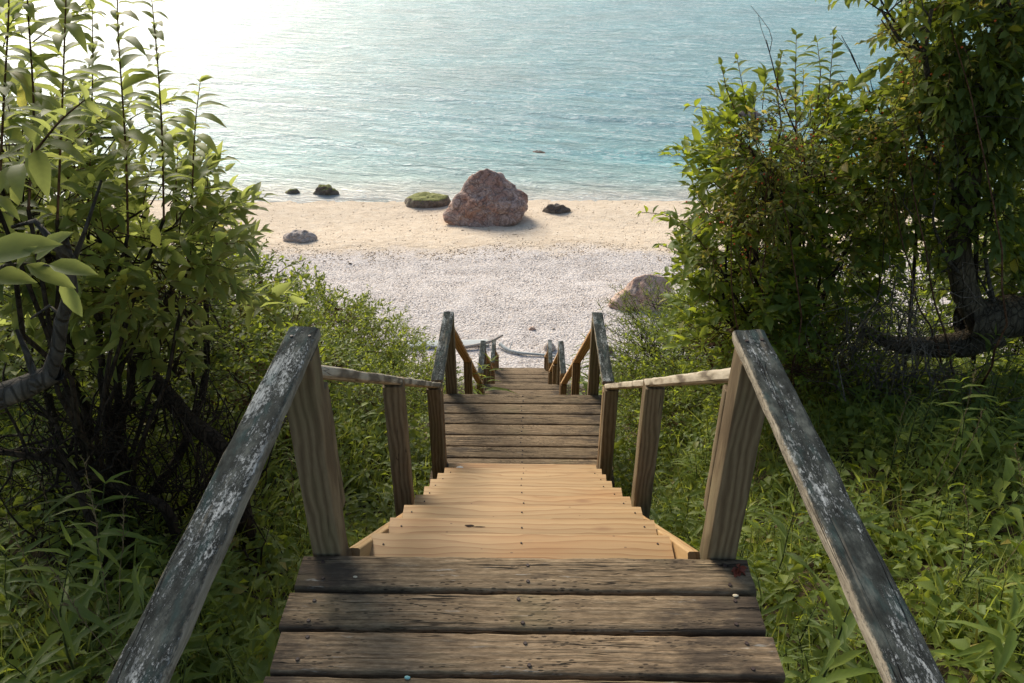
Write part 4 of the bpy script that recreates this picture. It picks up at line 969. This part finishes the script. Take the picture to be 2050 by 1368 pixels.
rk(1246,765,.30,.20,M['pinkrock'],'peach stone half hidden beside the second landing',19,.3,.04,'stone','stone',4)
rk(1215,710,.45,.2,M['greyrock'],'dark grey stone at the edge of the shingle right of the third landing',20,.3,.06,'stone','stone',4)
rk(832,513,.32,.07,M['greyrock'],'dark flat piece of driftwood-like stone on the sand line, left of centre',21,.12,.06,'stone','stone',3)
rk(1267,507,.30,.07,M['pinkrock'],'reddish flat stone on the sand line right of centre',22,.12,.06,'stone','stone',3)
for i,(px,py,w,l) in enumerate([(925,463,.18,'tiny dark stone just below the left foot of the huge boulder'),(895,458,.12,'tiny flat stone below the mossy boulder'),(820,463,.15,'tiny stone on the sand between mossy boulder and sand line'),(1108,660,.16,'slate-coloured chip on the shingle right of the peach stone'),(880,478,.12,'smallest dark pebble on the open sand left of centre'),(700,530,.22,'small flat brown stone at the left end of the sand line')]):
    rk(px,py,w,w*.4,M['greyrock'],l,30+i,w*.5,.06,'stone','stone',3)
# driftwood
def log(label,pts,r0,r1,mat,name='driftwood_log',twigs=()):
    P=np.array([V3(p) for p in pts]); o=P[0].copy(); P=P-o; m=len(P); tt=np.linspace(0,m-1,m*6); S=np.stack([np.interp(tt,np.arange(m),P[:,j]) for j in range(3)],1)
    for _ in range(4): S[1:-1]=(S[:-2]+2*S[1:-1]+S[2:])/4
    tb=TB(); tb.tube(S,r0,r1,10,.05)
    for a,b in twigs: tb.tube(curve(S[a],S[a]+np.array(b),6,.15,.08),r0*.4,r0*.15,5,.04)
    me=tb.mesh(name)
    ob=link(name,me,mat); ob.location=tuple(o); tag(ob,label,'driftwood')
def gl(px,py,dz=.07):
    p=gp(px,py); p.z+=dz; return p
log('long curved bleached driftwood log behind the lowest handrails',[gl(1000,697,.12),gl(1015,706,.07),gl(1040,711,.06),gl(1075,713,.05),gl(1110,716,.05)],.05,.03,M['tealwood'],twigs=((8,(.1,.3,.15)),))
log('straight pale driftwood log left of the lowest handrails with a raised tip',[gl(915,703),gl(955,697,.09),gl(985,692,.14),gl(1006,687,.25)],.055,.03,M['drift'])
p=gp(880,692)
bo=link('plank',plank_mesh(2.2,.30,.05,77,30),M['tealwood']); bo.location=(p.x+.2,p.y,gz(p.x,p.y)+.06); bo.rotation_euler.z=.05; tag(bo,'wide faded blue plank lying on the shingle behind the left handrail','plank')
# things lying on the top landing
zt=Z(1.8)
def bit(name,label,cat,px,py,size,mat,H=1.8,flatn=.5,sub=2):
    p=on_h(px,py,Z(H)); bm=bmesh.new(); bmesh.ops.create_icosphere(bm,subdivisions=sub+1,radius=1)
    for v in bm.verts:
        n=noise.noise(v.co*1.5+Vector((px,0,0))); v.co=Vector((v.co.x*size*(1+.3*n),v.co.y*size*.62*(1+.3*n),v.co.z*size*flatn*.6))
    me=bpy.data.meshes.new(name); bm.to_mesh(me); bm.free()
    for f in me.polygons:f.use_smooth=True
    me.materials.append(mat); o=link(name,me); o.location=(p.x,p.y,p.z+size*flatn*.5+.001); tag(o,label,cat)
bit('pebble','cream pebble near the right end of the second deck board','pebble',1464,1194,.0085,M['cream'])
bit('pebble','yellowish pebble near the left end of the first deck board','pebble',703,1156,.006,M['cream'])
bit('pebble','turquoise pebble at the bottom edge of the picture in a deck gap','pebble',806,1358,.008,M['teal'])
bit('shell','white shell fragment on the lowest yellow tread','shell',917,937,.022,M['shell'],3.622,.25)
def redleaf(px,py,label,n,L):
    p=on_h(px,py,zt); e=empty('dead_leaf',(p.x,p.y,zt+.004),label,'dead leaf'); lb=LB(); a=rng.uniform(0,6.28,n)
    D=np.stack([np.cos(a),np.sin(a),rng.uniform(.05,.5,n)],1); lb.add(*leafset(np.zeros((n,3))+rng.standard_normal((n,3))*[.006,.006,0],D,UP+rng.standard_normal((n,3))*.5,L*rng.uniform(.7,1.2,n),np.full(n,.5),np.full(n,.6),.5,5))
    m=lb.mesh('blade'); m.materials.append(M['redleaf']); link('leaf_blade',m,None,e)
redleaf(1468,1140,'curled dark red dead leaf at the right end of the first deck board',6,.034)
# ------------------------------------------------------------------ camera, light, sky
cam=bpy.data.cameras.new('camera'); co=bpy.data.objects.new('camera',cam); col.objects.link(co); sc.camera=co
cam.sensor_width=36; cam.lens=F/2050*36; cam.clip_start=.05; cam.clip_end=9000
co.location=(-.012,0,CAMZ); co.rotation_euler=(R(90-PITCH),0,YAW)
AZ,EL=R(-29),R(31)
w=bpy.data.worlds.new('World'); sc.world=w; w.use_nodes=True; nt=w.node_tree; bg=nt.nodes['Background']
sky=nt.nodes.new('ShaderNodeTexSky'); sky.sky_type='NISHITA'; sky.sun_disc=False; sky.sun_elevation=EL; sky.sun_rotation=AZ; sky.air_density=1.3; sky.dust_density=2.0; sky.ozone_density=1.0
nt.links.new(sky.outputs[0],bg.inputs[0]); bg.inputs[1].default_value=.15
sd=bpy.data.lights.new('sun','SUN'); so=bpy.data.objects.new('sun',sd); col.objects.link(so); sd.energy=5.0; sd.angle=R(24); sd.color=(1,.93,.80)
dirv=Vector((math.sin(AZ)*math.cos(EL),math.cos(AZ)*math.cos(EL),math.sin(EL))); so.rotation_euler=dirv.to_track_quat('Z','Y').to_euler(); so.location=(0,0,30)
sc.view_settings.view_transform='Standard'; sc.view_settings.look='None'; sc.view_settings.exposure=0
sc.cycles.max_bounces=8; sc.cycles.transparent_max_bounces=4; sc.cycles.diffuse_bounces=5; sc.cycles.caustics_reflective=False; sc.cycles.caustics_refractive=False
